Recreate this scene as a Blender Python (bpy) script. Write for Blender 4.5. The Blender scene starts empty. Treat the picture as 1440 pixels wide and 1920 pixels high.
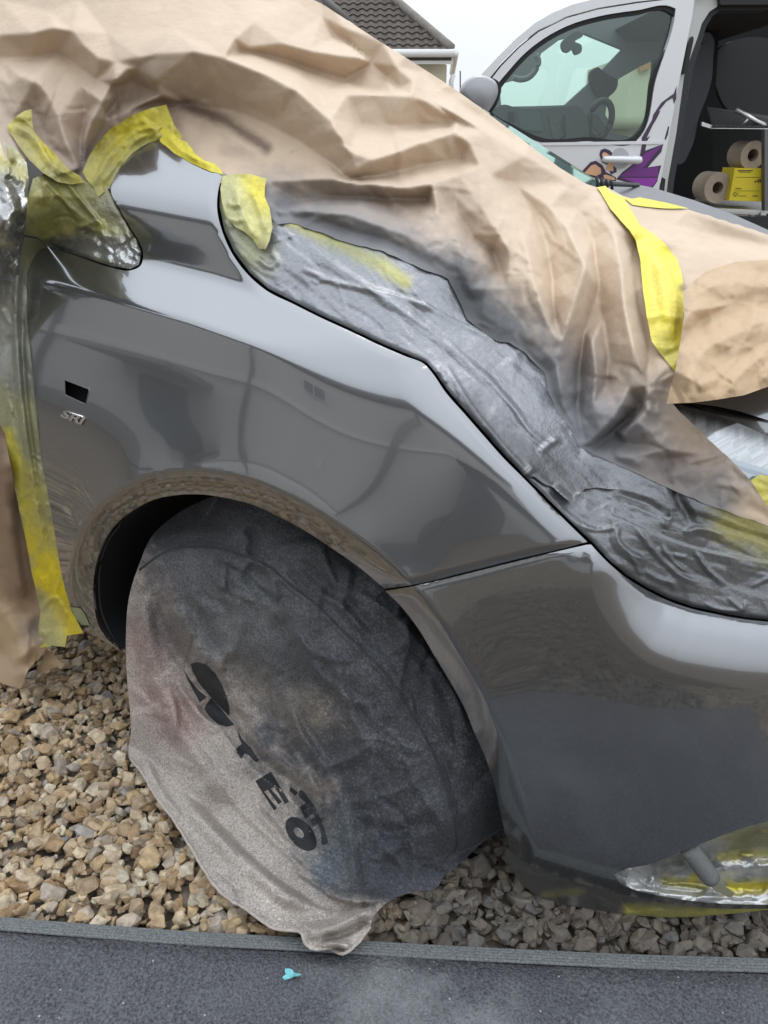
import bpy, bmesh, math, random
import numpy as np
from mathutils import Vector, Matrix
from mathutils.geometry import delaunay_2d_cdt

random.seed(7)
rng = np.random.RandomState(11)
scene = bpy.context.scene
COL = scene.collection

# ------------------------------------------------------------------ camera
# world frame: x = forward along the car, y = inboard (away from the viewer), z = up
YAW, PIT, FPX = math.radians(33.0), math.radians(25.5), 1443.0
C = np.array([.62, -1.57, 1.07])
F = np.array([-math.sin(YAW)*math.cos(PIT), math.cos(YAW)*math.cos(PIT), -math.sin(PIT)])
R = np.array([math.cos(YAW), math.sin(YAW), 0.0])
U = np.cross(R, F)
FH = np.array([-math.sin(YAW), math.cos(YAW), 0.0])
cam_data = bpy.data.cameras.new('camera')
cam = bpy.data.objects.new('camera', cam_data)
COL.objects.link(cam)
cam.matrix_world = Matrix(((R[0], U[0], -F[0], C[0]), (R[1], U[1], -F[1], C[1]), (R[2], U[2], -F[2], C[2]), (0, 0, 0, 1)))
cam_data.sensor_fit = 'VERTICAL'
cam_data.sensor_height = 24.0
cam_data.lens = 24.0*FPX/1920.0
cam_data.clip_start = .02
cam_data.clip_end = 800
cam_data.dof.use_dof = False
scene.camera = cam

# ------------------------------------------------------------------ overcast sky, soft sun, exposure
SUN_EL, SUN_AZ = math.radians(60), math.radians(335)
world = bpy.data.worlds.new('World')
scene.world = world
world.use_nodes = True
wn, wl = world.node_tree.nodes, world.node_tree.links
wn.clear()
sky = wn.new('ShaderNodeTexSky'); sky.sky_type = 'NISHITA'; sky.sun_disc = False
sky.sun_elevation = SUN_EL; sky.sun_rotation = SUN_AZ; sky.dust_density = 3.0
geo = wn.new('ShaderNodeTexCoord'); sep = wn.new('ShaderNodeSeparateXYZ')
wl.new(geo.outputs['Generated'], sep.inputs[0])
ramp = wn.new('ShaderNodeValToRGB')
ramp.color_ramp.elements[0].position = 0.0; ramp.color_ramp.elements[0].color = (.44, .46, .48, 1)
ramp.color_ramp.elements[1].position = 1.0; ramp.color_ramp.elements[1].color = (1.12, 1.20, 1.30, 1)
wl.new(sep.outputs['Z'], ramp.inputs[0])
cn = wn.new('ShaderNodeTexNoise'); cn.inputs['Scale'].default_value = 1.6; cn.inputs['Detail'].default_value = 5
wl.new(geo.outputs['Generated'], cn.inputs['Vector'])
cr = wn.new('ShaderNodeMapRange'); cr.inputs[1].default_value = .3; cr.inputs[2].default_value = .7
cr.inputs[3].default_value = 18.0; cr.inputs[4].default_value = 22.5
wl.new(cn.outputs['Fac'], cr.inputs[0])
vm = wn.new('ShaderNodeVectorMath'); vm.operation = 'SCALE'
wl.new(ramp.outputs[0], vm.inputs[0]); wl.new(cr.outputs[0], vm.inputs['Scale'])
mixw = wn.new('ShaderNodeMixRGB'); mixw.inputs[0].default_value = .9
wl.new(sky.outputs[0], mixw.inputs[1]); wl.new(vm.outputs[0], mixw.inputs[2])
bg = wn.new('ShaderNodeBackground'); bg.inputs[1].default_value = .1
wl.new(mixw.outputs[0], bg.inputs[0])
wo = wn.new('ShaderNodeOutputWorld'); wl.new(bg.outputs[0], wo.inputs[0])

sun_data = bpy.data.lights.new('sun', 'SUN'); sun_data.energy = .7; sun_data.angle = math.radians(25)
sun_data.color = (1, .97, .93)
sun = bpy.data.objects.new('sun', sun_data); COL.objects.link(sun)
sd = Vector((math.sin(SUN_AZ)*math.cos(SUN_EL), math.cos(SUN_AZ)*math.cos(SUN_EL), math.sin(SUN_EL)))
sun.rotation_euler = sd.to_track_quat('Z', 'Y').to_euler()
sun.location = (0, 0, 12)
vs = scene.view_settings
vs.view_transform = 'Standard'; vs.look = 'None'; vs.exposure = 0.0; vs.gamma = 1.0; vs.use_curve_mapping = False

# ------------------------------------------------------------------ numeric helpers
def ray(x, y):
    x = np.asarray(x, float); y = np.asarray(y, float)
    return F + ((x-720)/FPX)[..., None]*R - ((y-960)/FPX)[..., None]*U
def at_t(x, y, t):
    return C + np.asarray(t)[..., None]*ray(x, y)
def t_Y(x, y, Y): return (Y-C[1])/ray(x, y)[..., 1]
def t_Z(x, y, Z): return (Z-C[2])/ray(x, y)[..., 2]
def catmull(pts, step=8.0, closed=False):
    p = np.asarray(pts, float); n = len(p); out = []
    idx = range(n if closed else n-1)
    for i in idx:
        if closed: a, b, c, d = p[(i-1) % n], p[i], p[(i+1) % n], p[(i+2) % n]
        else: a, b, c, d = p[max(i-1, 0)], p[i], p[i+1], p[min(i+2, n-1)]
        L = np.linalg.norm(c-b); k = max(1, int(round(L/step)))
        da, db, dc = max(np.linalg.norm(b-a), 1e-6), max(L, 1e-6), max(np.linalg.norm(d-c), 1e-6)
        m1 = (c-b)*.0; m2 = m1
        m1 = ((b-a)/da*db/(da+db)+(c-b)/db*da/(da+db))*db if da > 1e-5 else (c-b)
        m2 = ((c-b)/db*dc/(db+dc)+(d-c)/dc*db/(db+dc))*db if dc > 1e-5 else (c-b)
        for j in range(k):
            u = j/k
            out.append((2*u**3-3*u**2+1)*b+(u**3-2*u**2+u)*m1+(-2*u**3+3*u**2)*c+(u**3-u**2)*m2)
    if not closed: out.append(p[-1])
    return np.array(out)
def resample(pts, step):
    p = np.asarray(pts, float); out = []
    for a, b in zip(p[:-1], p[1:]):
        k = max(1, int(math.ceil(np.linalg.norm(b-a)/step)))
        out += [a+(b-a)*j/k for j in range(k)]
    out.append(p[-1]); return np.array(out)
def inside(x, y, poly):
    r = np.zeros(x.shape, bool); p = np.asarray(poly); q = np.roll(p, -1, 0)
    for (x0, y0), (x1, y1) in zip(p, q):
        if y0 == y1: continue
        c = ((y0 > y) != (y1 > y)) & (x < (x1-x0)*(y-y0)/(y1-y0)+x0); r ^= c
    return r
def seg_dist(x, y, pl):
    """distance to a polyline, signed side of the nearest segment (>0 = right of travel in image space, i.e. clockwise), arc 0..1"""
    best = np.full(x.shape, 1e9); side = np.zeros(x.shape); arc = np.zeros(x.shape)
    p = np.asarray(pl, float); L = np.linalg.norm(np.diff(p, axis=0), axis=1); tot = L.sum(); acc = 0
    for (ax, ay), (bx, by), l in zip(p[:-1], p[1:], L):
        if l < 1e-9: continue
        ux, uy = (bx-ax)/l, (by-ay)/l
        s = np.clip((x-ax)*ux+(y-ay)*uy, 0, l)
        dx, dy = x-ax-s*ux, y-ay-s*uy
        d = np.hypot(dx, dy); m = d < best
        best = np.where(m, d, best); side = np.where(m, ux*dy-uy*dx, side); arc = np.where(m, (acc+s)/tot, arc)
        acc += l
    return best, side, arc
def tps(ctrl, smooth=1e-6):
    c = np.asarray(ctrl, float); P = c[:, :2]/1000.; n = len(c)
    def phi(r2): return .5*r2*np.log(r2+1e-12)
    K = phi(((P[:, None]-P[None])**2).sum(-1))+smooth*np.eye(n)
    A = np.zeros((n+3, n+3)); A[:n, :n] = K; A[:n, n] = 1; A[:n, n+1:] = P; A[n, :n] = 1; A[n+1:, :n] = P.T
    w = np.linalg.solve(A, np.r_[c[:, 2], 0, 0, 0])
    def f(x, y):
        Q = np.stack([np.ravel(x), np.ravel(y)], 1)/1000.
        o = np.empty(len(Q))
        for i in range(0, len(Q), 20000):
            q = Q[i:i+20000]
            o[i:i+20000] = phi(((q[:, None]-P[None])**2).sum(-1))@w[:n]+w[n]+q@w[n+1:]
        return o.reshape(np.shape(x))
    return f
def hsh(i, j, s):
    v = np.sin(i*127.1+j*311.7+s*74.7)*43758.5453
    return v-np.floor(v)
def facet(x, y, sc, rot=0., seed=1.):
    """crumpled-sheet noise: random heights on a triangular lattice, joined by flat facets"""
    c, s = math.cos(rot), math.sin(rot)
    X, Y = (x*c-y*s)/sc, (x*s+y*c)/sc
    X = X+.22*np.sin(Y*2.1+seed)+.1*np.sin(Y*5.3+X*1.7); Y = Y+.22*np.sin(X*1.9+2*seed)+.1*np.sin(X*4.7-Y*1.3)
    k = (X+Y)*.366; X = X+k; Y = Y+k
    i, j = np.floor(X), np.floor(Y); u, v = X-i, Y-j
    h00, h11, h10, h01 = hsh(i, j, seed), hsh(i+1, j+1, seed), hsh(i+1, j, seed), hsh(i, j+1, seed)
    return np.where(u > v, h00*(1-u)+h10*(u-v)+h11*v, h00*(1-v)+h01*(v-u)+h11*u)-.5
def smooth_noise(x, y, sc, seed=1.):
    X, Y = x/sc, y/sc
    i, j = np.floor(X), np.floor(Y); u, v = X-i, Y-j; u = u*u*(3-2*u); v = v*v*(3-2*v)
    return (hsh(i, j, seed)*(1-u)+hsh(i+1, j, seed)*u)*(1-v)+(hsh(i, j+1, seed)*(1-u)+hsh(i+1, j+1, seed)*u)*v-.5
def fbm(x, y, sc, seed=1., n=4):
    return sum(smooth_noise(x, y, sc/2**k, seed+k*3.3)/1.7**k for k in range(n))
def folds(x, y, strokes):
    """sum of hand-placed folds: (height mm, falloff left px, falloff right px, power, [points]); left = side<0 (anticlockwise) of travel"""
    out = np.zeros(x.shape)
    for h, wa, wb, pw, pts in strokes:
        pl = catmull(pts, 14) if len(pts) > 2 else np.asarray(pts, float)
        w = max(wa, wb)
        m = (x > pl[:, 0].min()-w) & (x < pl[:, 0].max()+w) & (y > pl[:, 1].min()-w) & (y < pl[:, 1].max()+w)
        if not m.any(): continue
        d, s, a = seg_dist(x[m], y[m], pl)
        u = np.clip(1-d/np.where(s < 0, wa, wb), 0, 1)
        tap = np.clip(np.sin(np.pi*np.clip(a, .001, .999))*2.2, 0, 1)
        v = u**pw*tap if pw > 0 else (u*u*(3-2*u))*tap
        out[m] += h*.001*v
    return out
def tin(lines, pts, scale=.001):
    """flat facets hung between hand-placed ridge and valley lines [(x, y, height mm)...]; returns f(x, y) in metres"""
    P, E, H = [], [], []
    for l in lines:
        b = len(P)
        for q in l: P.append(Vector(q[:2])); H.append(q[2])
        E += [(b+i, b+i+1) for i in range(len(l)-1)]
    for q in pts: P.append(Vector(q[:2])); H.append(q[2])
    v, e, f, ov, *_ = delaunay_2d_cdt(P, E, [], 0, 1e-4)
    PA = np.array([tuple(p) for p in P]); HA = np.array(H, float)
    V = np.array([tuple(p) for p in v]); h = np.empty(len(V))
    for i, o in enumerate(ov):
        if len(o): h[i] = HA[list(o)].mean()
        else:
            d = np.hypot(*(PA-V[i]).T); k = np.argsort(d)[:3]; h[i] = (HA[k]/(d[k]+1)).sum()/(1/(d[k]+1)).sum()
    T = []
    for t in f:
        t = list(t)
        for i in range(1, len(t)-1): T.append((t[0], t[i], t[i+1]))
    def fn(x, y):
        out = np.zeros(x.shape)
        for a, b, c in T:
            A, B, Cc = V[a], V[b], V[c]
            m = (x >= min(A[0], B[0], Cc[0])-.01) & (x <= max(A[0], B[0], Cc[0])+.01) & (y >= min(A[1], B[1], Cc[1])-.01) & (y <= max(A[1], B[1], Cc[1])+.01)
            if not m.any(): continue
            D = (B[0]-A[0])*(Cc[1]-A[1])-(Cc[0]-A[0])*(B[1]-A[1])
            if abs(D) < 1e-9: continue
            xs, ys = x[m]-A[0], y[m]-A[1]
            u = (xs*(Cc[1]-A[1])-ys*(Cc[0]-A[0]))/D; w = (ys*(B[0]-A[0])-xs*(B[1]-A[1]))/D
            k = (u >= -1e-6) & (w >= -1e-6) & (u+w <= 1+1e-6)
            val = h[a]+(h[b]-h[a])*u+(h[c]-h[a])*w
            o = out[m]; o[k] = val[k]; out[m] = o
        return out*scale
    return fn
def spread(seed, x0, x1, y0, y1, sp, amp, avoid=None):
    r = np.random.RandomState(seed); out = []
    av = np.array([q[:2] for q in avoid]) if avoid else np.zeros((0, 2))
    y = y0
    while y < y1:
        x = x0+(r.rand()-.5)*sp
        while x < x1:
            q = (x+r.normal(0, .27)*sp, y+r.normal(0, .27)*sp)
            if not len(av) or np.hypot(*(av-q).T).min() > sp*.55: out.append((*q, r.normal(0, amp)))
            x += sp
        y += sp*.87
    return out
def along(x, y, ang, ratio):
    c, s = math.cos(math.radians(ang)), math.sin(math.radians(ang)); return (x*c+y*s)/ratio, -x*s+y*c
def blur_edge(d, w): return np.clip(1-d/w, 0, 1)
def lin(c):
    c = np.asarray(c, float)/255.
    return np.where(c < .04045, c/12.92, ((c+.055)/1.055)**2.4)
def sstep(a, b, x):
    u = np.clip((x-a)/(b-a), 0, 1); return u*u*(3-2*u)

# ------------------------------------------------------------------ object helpers
def thing(name, label, cat, loc=(0, 0, 0), group=None):
    o = bpy.data.objects.new(name, None); COL.objects.link(o); o.location = loc
    o.empty_display_size = .1
    tag(o, label, cat, group); return o
def tag(o, label, cat, group=None):
    o['label'] = label; o['category'] = cat
    if group: o['group'] = group
    return o
def wloc(o):
    v = np.zeros(3)
    while o: v += np.array(o.location); o = o.parent
    return v
def build(name, V, Fc, mat, parent=None, smooth=True, kind=None, label=None, cols=None, fl=None, at_base=True):
    V = np.asarray(V, float)
    if parent is not None: org = wloc(parent); loc = (0, 0, 0)
    elif at_base: org = np.array([V[:, 0].mean(), V[:, 1].mean(), V[:, 2].min()]); loc = org
    else: org = np.zeros(3); loc = org
    me = bpy.data.meshes.new(name)
    me.from_pydata((V-org).tolist(), [], [list(map(int, f)) for f in Fc])
    if smooth: me.polygons.foreach_set('use_smooth', [True]*len(me.polygons))
    if cols is not None:
        a = me.color_attributes.new('tint', 'FLOAT_COLOR', 'POINT')
        a.data.foreach_set('color', np.c_[cols, np.ones(len(cols)) if fl is None else fl].astype(np.float32).ravel())
    if mat is not None: me.materials.append(mat)
    me.update()
    o = bpy.data.objects.new(name, me); COL.objects.link(o)
    o.location = loc
    if parent is not None: o.parent = parent
    if kind: o['kind'] = kind
    if label: o['label'] = label
    return o
def cdt(poly, sp, holes=()):
    poly = np.asarray(poly, float)
    vs_, ed = [], []
    def loop(p):
        b = len(vs_); vs_.extend(map(tuple, p)); n = len(p)
        ed.extend((b+i, b+(i+1) % n) for i in range(n))
    loop(poly)
    for h in holes: loop(np.asarray(h, float))
    x0, y0 = poly.min(0); x1, y1 = poly.max(0)
    gx, gy = np.meshgrid(np.arange(x0, x1+sp, sp), np.arange(y0, y1+sp, sp*.866))
    gx = gx+(np.arange(gx.shape[0])[:, None] % 2)*sp*.5
    gx, gy = gx.ravel(), gy.ravel()
    m = inside(gx, gy, poly)
    for h in holes: m &= ~inside(gx, gy, h)
    gx, gy = gx[m], gy[m]
    for p in [poly]+[np.asarray(h, float) for h in holes]:
        d, _, _ = seg_dist(gx, gy, np.r_[p, p[:1]]); k = d > sp*.55; gx, gy = gx[k], gy[k]
    vs_.extend(zip(gx.tolist(), gy.tolist()))
    v, e, f, *_ = delaunay_2d_cdt([Vector(p) for p in vs_], ed, [], 1, 1e-5)
    v = np.array([tuple(p) for p in v]); f = [tuple(t) for t in f]
    if holes:
        cen = np.array([v[list(t)].mean(0) for t in f]); k = np.ones(len(f), bool)
        for h in holes: k &= ~inside(cen[:, 0], cen[:, 1], h)
        f = [t for t, q in zip(f, k) if q]
    # image y runs down: flip so faces look back at the viewer
    f = [t[::-1] for t in f]
    return v, f
def border_edges(f):
    cnt = {}
    for t in f:
        n = len(t)
        for i in range(n):
            a, b = t[i], t[(i+1) % n]; cnt[(a, b)] = 1
    return [(a, b) for (a, b) in cnt if (b, a) not in cnt]
def sheet(name, poly, tfun, sp, mat, parent=None, holes=(), lip=0., colfun=None, flfun=None, label=None, kind=None, liptan=None):
    """a surface seen by the viewer: outline in image pixels, depth from tfun, optional turned-in edge (lip, metres)"""
    v, f = cdt(poly, sp, holes)
    x, y = v[:, 0], v[:, 1]
    t = tfun(x, y); P = at_t(x, y, t)
    cols = colfun(x, y) if colfun else None
    fl = flfun(x, y) if flfun else None
    if lip > 0:
        be = border_edges(f); ids = sorted({a for e in be for a in e}); mp = {a: len(P)+i for i, a in enumerate(ids)}
        Q = at_t(x[ids], y[ids], t[ids]+lip); k = len(ids)
        P = np.r_[P, P[ids], Q]                         # own edge loop: a crisp corner
        f = f+[(mp[b], mp[a], mp[a]+k, mp[b]+k) for a, b in be]
        if cols is not None: cols = np.r_[cols, cols[ids], cols[ids]]
        if fl is not None: fl = np.r_[fl, fl[ids], fl[ids]]
    return build(name, P, f, mat, parent, True, kind, label, cols, fl)
def prism(front, depth_vec, cap=True):
    """closed solid: polygon of 3D points pushed along depth_vec"""
    n = len(front); V = np.r_[front, np.asarray(front)+np.asarray(depth_vec)]
    Fc = [tuple(range(n))[::-1], tuple(range(n, 2*n))]+[(i, (i+1) % n, n+(i+1) % n, n+i) for i in range(n)]
    return V, Fc
def tube(pts, r, n=8, caps=True):
    pts = np.asarray(pts, float); V = []; Fc = []
    rr = np.broadcast_to(r, (len(pts),))
    for i, p in enumerate(pts):
        a = pts[min(i+1, len(pts)-1)]-pts[max(i-1, 0)]; a = a/np.linalg.norm(a)
        h = np.array([0, 0, 1.]) if abs(a[2]) < .9 else np.array([1., 0, 0])
        u = np.cross(a, h); u /= np.linalg.norm(u); w = np.cross(a, u)
        for k in range(n):
            q = 2*math.pi*k/n; V.append(p+rr[i]*(u*math.cos(q)+w*math.sin(q)))
    for i in range(len(pts)-1):
        for k in range(n):
            Fc.append((i*n+k, i*n+(k+1) % n, (i+1)*n+(k+1) % n, (i+1)*n+k))
    if caps: Fc.append(tuple(range(n))[::-1]); Fc.append(tuple(range((len(pts)-1)*n, len(pts)*n)))
    return np.array(V), Fc
def boxv(c, ax, ay, az):
    c, ax, ay, az = map(lambda q: np.asarray(q, float), (c, ax, ay, az))
    V = [c+sx*ax+sy*ay+sz*az for sz in (-1, 1) for sy in (-1, 1) for sx in (-1, 1)]
    return np.array(V), [(0, 2, 3, 1), (4, 5, 7, 6), (0, 1, 5, 4), (2, 6, 7, 3), (0, 4, 6, 2), (1, 3, 7, 5)]
def join(*parts):
    V, Fc, b = [], [], 0
    for v, f in parts:
        V.append(np.asarray(v)); Fc += [tuple(i+b for i in t) for t in f]; b += len(v)
    return np.concatenate(V), Fc

# ------------------------------------------------------------------ materials
def mat(name, col=(.5, .5, .5), rough=.6, metal=0., spec=.5, coat=0., bump=None, attr=False, flmetal=None, noise=None, coat_rough=.03, trans=0., flrough=None):
    """bump = [(scale, detail, distance)], noise = (scale, amount): mottled colour, attr: colour from the tint attribute"""
    m = bpy.data.materials.new(name); m.use_nodes = True
    nt = m.node_tree; N, L = nt.nodes, nt.links; b = N['Principled BSDF']
    b.inputs['Base Color'].default_value = (*col, 1); b.inputs['Roughness'].default_value = rough
    b.inputs['Metallic'].default_value = metal; b.inputs['Specular IOR Level'].default_value = spec
    b.inputs['Coat Weight'].default_value = coat; b.inputs['Coat Roughness'].default_value = coat_rough
    tc = N.new('ShaderNodeTexCoord'); src = None
    if attr:
        a = N.new('ShaderNodeAttribute'); a.attribute_name = 'tint'; src = a.outputs['Color']
        if flmetal:
            mr = N.new('ShaderNodeMapRange'); mr.inputs[3].default_value = flmetal[0]; mr.inputs[4].default_value = flmetal[1]
            L.new(a.outputs['Alpha'], mr.inputs[0]); L.new(mr.outputs[0], b.inputs['Metallic'])
        if flrough:
            mr = N.new('ShaderNodeMapRange'); mr.inputs[3].default_value = flrough[0]; mr.inputs[4].default_value = flrough[1]
            L.new(a.outputs['Alpha'], mr.inputs[0]); L.new(mr.outputs[0], b.inputs['Roughness'])
    if noise:
        n = N.new('ShaderNodeTexNoise'); n.inputs['Scale'].default_value = noise[0]; n.inputs['Detail'].default_value = 6; n.inputs['Roughness'].default_value = .65
        L.new(tc.outputs['Object'], n.inputs['Vector'])
        mr = N.new('ShaderNodeMapRange'); mr.inputs[1].default_value = .25; mr.inputs[2].default_value = .75
        mr.inputs[3].default_value = 1-noise[1]; mr.inputs[4].default_value = 1+noise[1]
        L.new(n.outputs['Fac'], mr.inputs[0])
        v = N.new('ShaderNodeVectorMath'); v.operation = 'SCALE'
        if src is not None: L.new(src, v.inputs[0])
        else: v.inputs[0].default_value = col
        L.new(mr.outputs[0], v.inputs['Scale']); src = v.outputs[0]
    if src is not None: L.new(src, b.inputs['Base Color'])
    if bump:
        prev = None
        for sc, de, di in bump:
            n = N.new('ShaderNodeTexNoise'); n.inputs['Scale'].default_value = sc; n.inputs['Detail'].default_value = de
            L.new(tc.outputs['Object'], n.inputs['Vector'])
            bp = N.new('ShaderNodeBump'); bp.inputs['Distance'].default_value = di; bp.inputs['Strength'].default_value = 1
            L.new(n.outputs['Fac'], bp.inputs['Height'])
            if prev: L.new(prev, bp.inputs['Normal'])
            prev = bp.outputs[0]
        L.new(prev, b.inputs['Normal'])
    return m
M = {}
M['paint'] = mat('metallic_grey_paint', (.198, .202, .210), .17, .80, .5, 1.0, bump=[(900, 1, .00002)])
M['paint'].node_tree.nodes['Principled BSDF'].inputs['Coat IOR'].default_value = 1.85
M['black'] = mat('black_plastic', (.012, .012, .013), .55)
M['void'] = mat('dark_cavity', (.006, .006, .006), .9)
M['chrome'] = mat('chrome', (.85, .85, .86), .12, 1.0)
M['paper'] = mat('kraft_paper', rough=.62, spec=.35, attr=True, bump=[(500, 3, .0003), (45, 5, .0022)], noise=(40, .05))
M['tape'] = mat('masking_tape', rough=.42, spec=.5, attr=True, flmetal=(0., .7), flrough=(.48, .24), bump=[(520, 2, .0005), (110, 4, .0012)], noise=(160, .14))
M['foil'] = mat('painted_film', rough=.25, spec=.6, attr=True, flmetal=(0., .85), flrough=(.45, .22), bump=[(150, 4, .0016)], noise=(60, .08))
M['cloth'] = mat('sprayed_cloth', rough=.95, spec=.1, attr=True, bump=[(420, 3, .0016), (120, 4, .0022)], noise=(300, .6))
M['dusty'] = mat('dusty_grey_paint', (.17, .17, .175), .6, .2, .4, noise=(30, .1))
M['lens'] = mat('headlight_lens', (.55, .60, .62), .08, .3, .6, 1.0)
M['ink'] = mat('black_print', (.03, .03, .032), .85, noise=(250, .35))

# ------------------------------------------------------------------ outlines in image pixels
GAP_BONNET = [(417, 328), (409, 358), (407, 390), (417, 435), (435, 475), (465, 515), (500, 545), (550, 570), (600, 595), (650, 618), (720, 651), (760, 668), (796, 683),
              (811, 700), (835, 735), (870, 775), (905, 815), (945, 860), (985, 900), (1020, 936), (1060, 976), (1101, 1016)]
GAP_BUMPER = [(1101, 1016), (1045, 1031), (970, 1049), (870, 1074), (770, 1097), (721, 1104)]
ARCH_F = [(721, 1104), (675, 1065), (625, 1030), (575, 997), (525, 970), (475, 947), (425, 934), (375, 927), (325, 929), (280, 940), (245, 960), (215, 985), (195, 1015), (181, 1055), (175, 1100), (177, 1140), (186, 1175), (203, 1200), (226, 1219)]
DOORGAP = [(226, 1219), (190, 1200), (150, 1172), (135, 1143), (124, 1111), (110, 1047), (99, 976), (88, 916), (76, 852), (72, 810), (65, 746), (57, 658), (51, 600), (52, 537), (57, 500), (72, 472), (90, 462)]
SAIL = [(90, 462), (150, 482), (210, 502), (245, 507), (263, 499), (268, 472), (260, 452), (245, 428), (225, 393), (208, 358), (220, 322), (250, 286), (270, 272), (298, 263), (325, 284), (360, 305), (395, 320), (417, 328)]
ARCH_B = [(957, 1596), (952, 1580), (940, 1530), (928, 1475), (910, 1420), (890, 1375), (870, 1325), (845, 1280), (815, 1230), (785, 1180), (750, 1135), (722, 1108)]
HL_LOW = [(1108, 1021), (1135, 1050), (1170, 1080), (1210, 1105), (1250, 1125), (1295, 1141), (1345, 1152), (1395, 1161), (1440, 1166), (1540, 1172)]
FOG = [(1540, 1520), (1440, 1540), (1395, 1552), (1320, 1580), (1270, 1600), (1220, 1620), (1170, 1631), (1153, 1640), (1162, 1655), (1192, 1669), (1245, 1681), (1295, 1689), (1370, 1695), (1440, 1696), (1540, 1694)]
BUMP_LOW = [(1540, 1703), (1440, 1704), (1340, 1703), (1287, 1699), (1235, 1692), (1183, 1681), (1131, 1668), (1079, 1654), (1027, 1636), (982, 1615), (957, 1596)]
ARCH_ALL = catmull(ARCH_B, 8).tolist()+catmull(ARCH_F, 8).tolist()

# ------------------------------------------------------------------ the car's painted side as a surface: y = -side(x, z)
def side(X, Z, px=None, py=None, darch=None):
    plan = .868-.42*np.clip(X-.0, 0, None)**1.9-.35*np.clip(X-.45, 0, None)**2
    zz = np.minimum(Z, .80)
    s = plan-.55*(zz-.52)**2*np.where(Z > .52, 1., .3)-.308*np.clip(Z-.80, 0, None)
    zc = .873-.085*(X+.49)-.04*np.clip(X+.2, 0, None)
    q = Z-zc
    e = .004+.05*sstep(-.1, .2, X)
    k = .5*(q+np.sqrt(q*q+e*e))
    fade = 1-.4*sstep(.05, .3, X)
    k2 = .5*((q-.050)+np.sqrt((q-.050)**2+.00008)); k3 = .5*((q-.132)+np.sqrt((q-.132)**2+.0005))
    s = s-fade*(.95*k-1.08*k2+.85*k3)
    return s
def paint_t(x, y):
    x = np.asarray(x, float); y = np.asarray(y, float)
    d, sd_, _ = seg_dist(x, y, ARCH_ALL[::3]+[ARCH_ALL[-1]])
    flare = .016*np.exp(-np.clip(d-46, 0, None)/75.)*np.where(d > 46, 1, 1)-.030*np.clip(1-d/46., 0, 1)**1.15
    fadeb = 1-.75*sstep(1150, 1600, y)*sstep(720, 900, x)
    fader = 1-.5*sstep(1000, 1200, y)*(x < 400)
    flare = flare*fadeb*fader
    roll = 0
    for pl in (GAP_BONNET, GAP_BUMPER, HL_LOW[:9]):
        dd, _, _ = seg_dist(x, y, pl); roll = np.maximum(roll, .004*np.clip(1-dd/17., 0, 1)**2)
    dd, _, _ = seg_dist(x, y, HL_LOW); roll = roll+.05*np.clip(1-dd/150., 0, 1)**2*sstep(1100, 1250, x)
    dd, _, _ = seg_dist(x, y, GAP_BONNET[12:]); roll = roll+.012*np.clip(1-dd/70., 0, 1)**2
    t = t_Y(x, y, np.full(x.shape, -.83))
    for _ in range(40):
        P = at_t(x, y, t)
        Yn = -(side(P[..., 0], P[..., 2])+flare-roll)
        t = t+.7*((Yn-C[1])/ray(x, y)[..., 1]-t)
    return t
def Yof(pts, f):
    p = np.asarray(pts, float); return at_t(p[:, 0], p[:, 1], f(p[:, 0], p[:, 1]))[:, 1]

# ------------------------------------------------------------------ depth of everything laid over the car's upper body (y at pixels, interpolated)
ctrl = []
for pl in (GAP_BONNET, SAIL, DOORGAP[3:], HL_LOW):
    p = catmull(pl, 45) if len(pl) > 2 else np.array(pl, float)
    p = p[::max(1, len(p)//14)]
    for (x, y), Y in zip(p, Yof(p, paint_t)): ctrl.append((x, y, Y+.004))
ctrl += [(-60, -60, -.60), (120, 90, -.64), (230, 150, -.65), (0, 150, -.70), (0, 300, -.80), (-60, 420, -.90), (20, 420, -.89), (-60, 700, -.89), (0, 800, -.885), (0, 1000, -.885), (0, 1280, -.90), (-60, 1280, -.9),
         (300, -60, -.50), (580, -10, -.34), (690, 65, -.33), (800, 140, -.32), (905, 205, -.31), (1000, 277, -.30), (1115, 352, -.27), (1210, 378, -.24), (1290, 392, -.22), (1440, 440, -.18), (1540, 478, -.15),
         (420, 120, -.55), (620, 240, -.56), (760, 360, -.57), (950, 420, -.50), (1100, 480, -.47), (800, 505, -.66), (880, 595, -.66), (1000, 700, -.66), (1090, 840, -.68), (1160, 620, -.56), (1270, 690, -.58), (1440, 600, -.42), (1440, 725, -.52), (1540, 740, -.47), (1250, 760, -.62),
         (1440, 850, -.585), (1440, 985, -.62), (1300, 900, -.665), (1540, 900, -.55), (560, 330, -.62)]
_upY = tps(ctrl, 2e-5)
def upper_t(x, y): return t_Y(x, y, _upY(np.asarray(x, float), np.asarray(y, float)))

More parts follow.
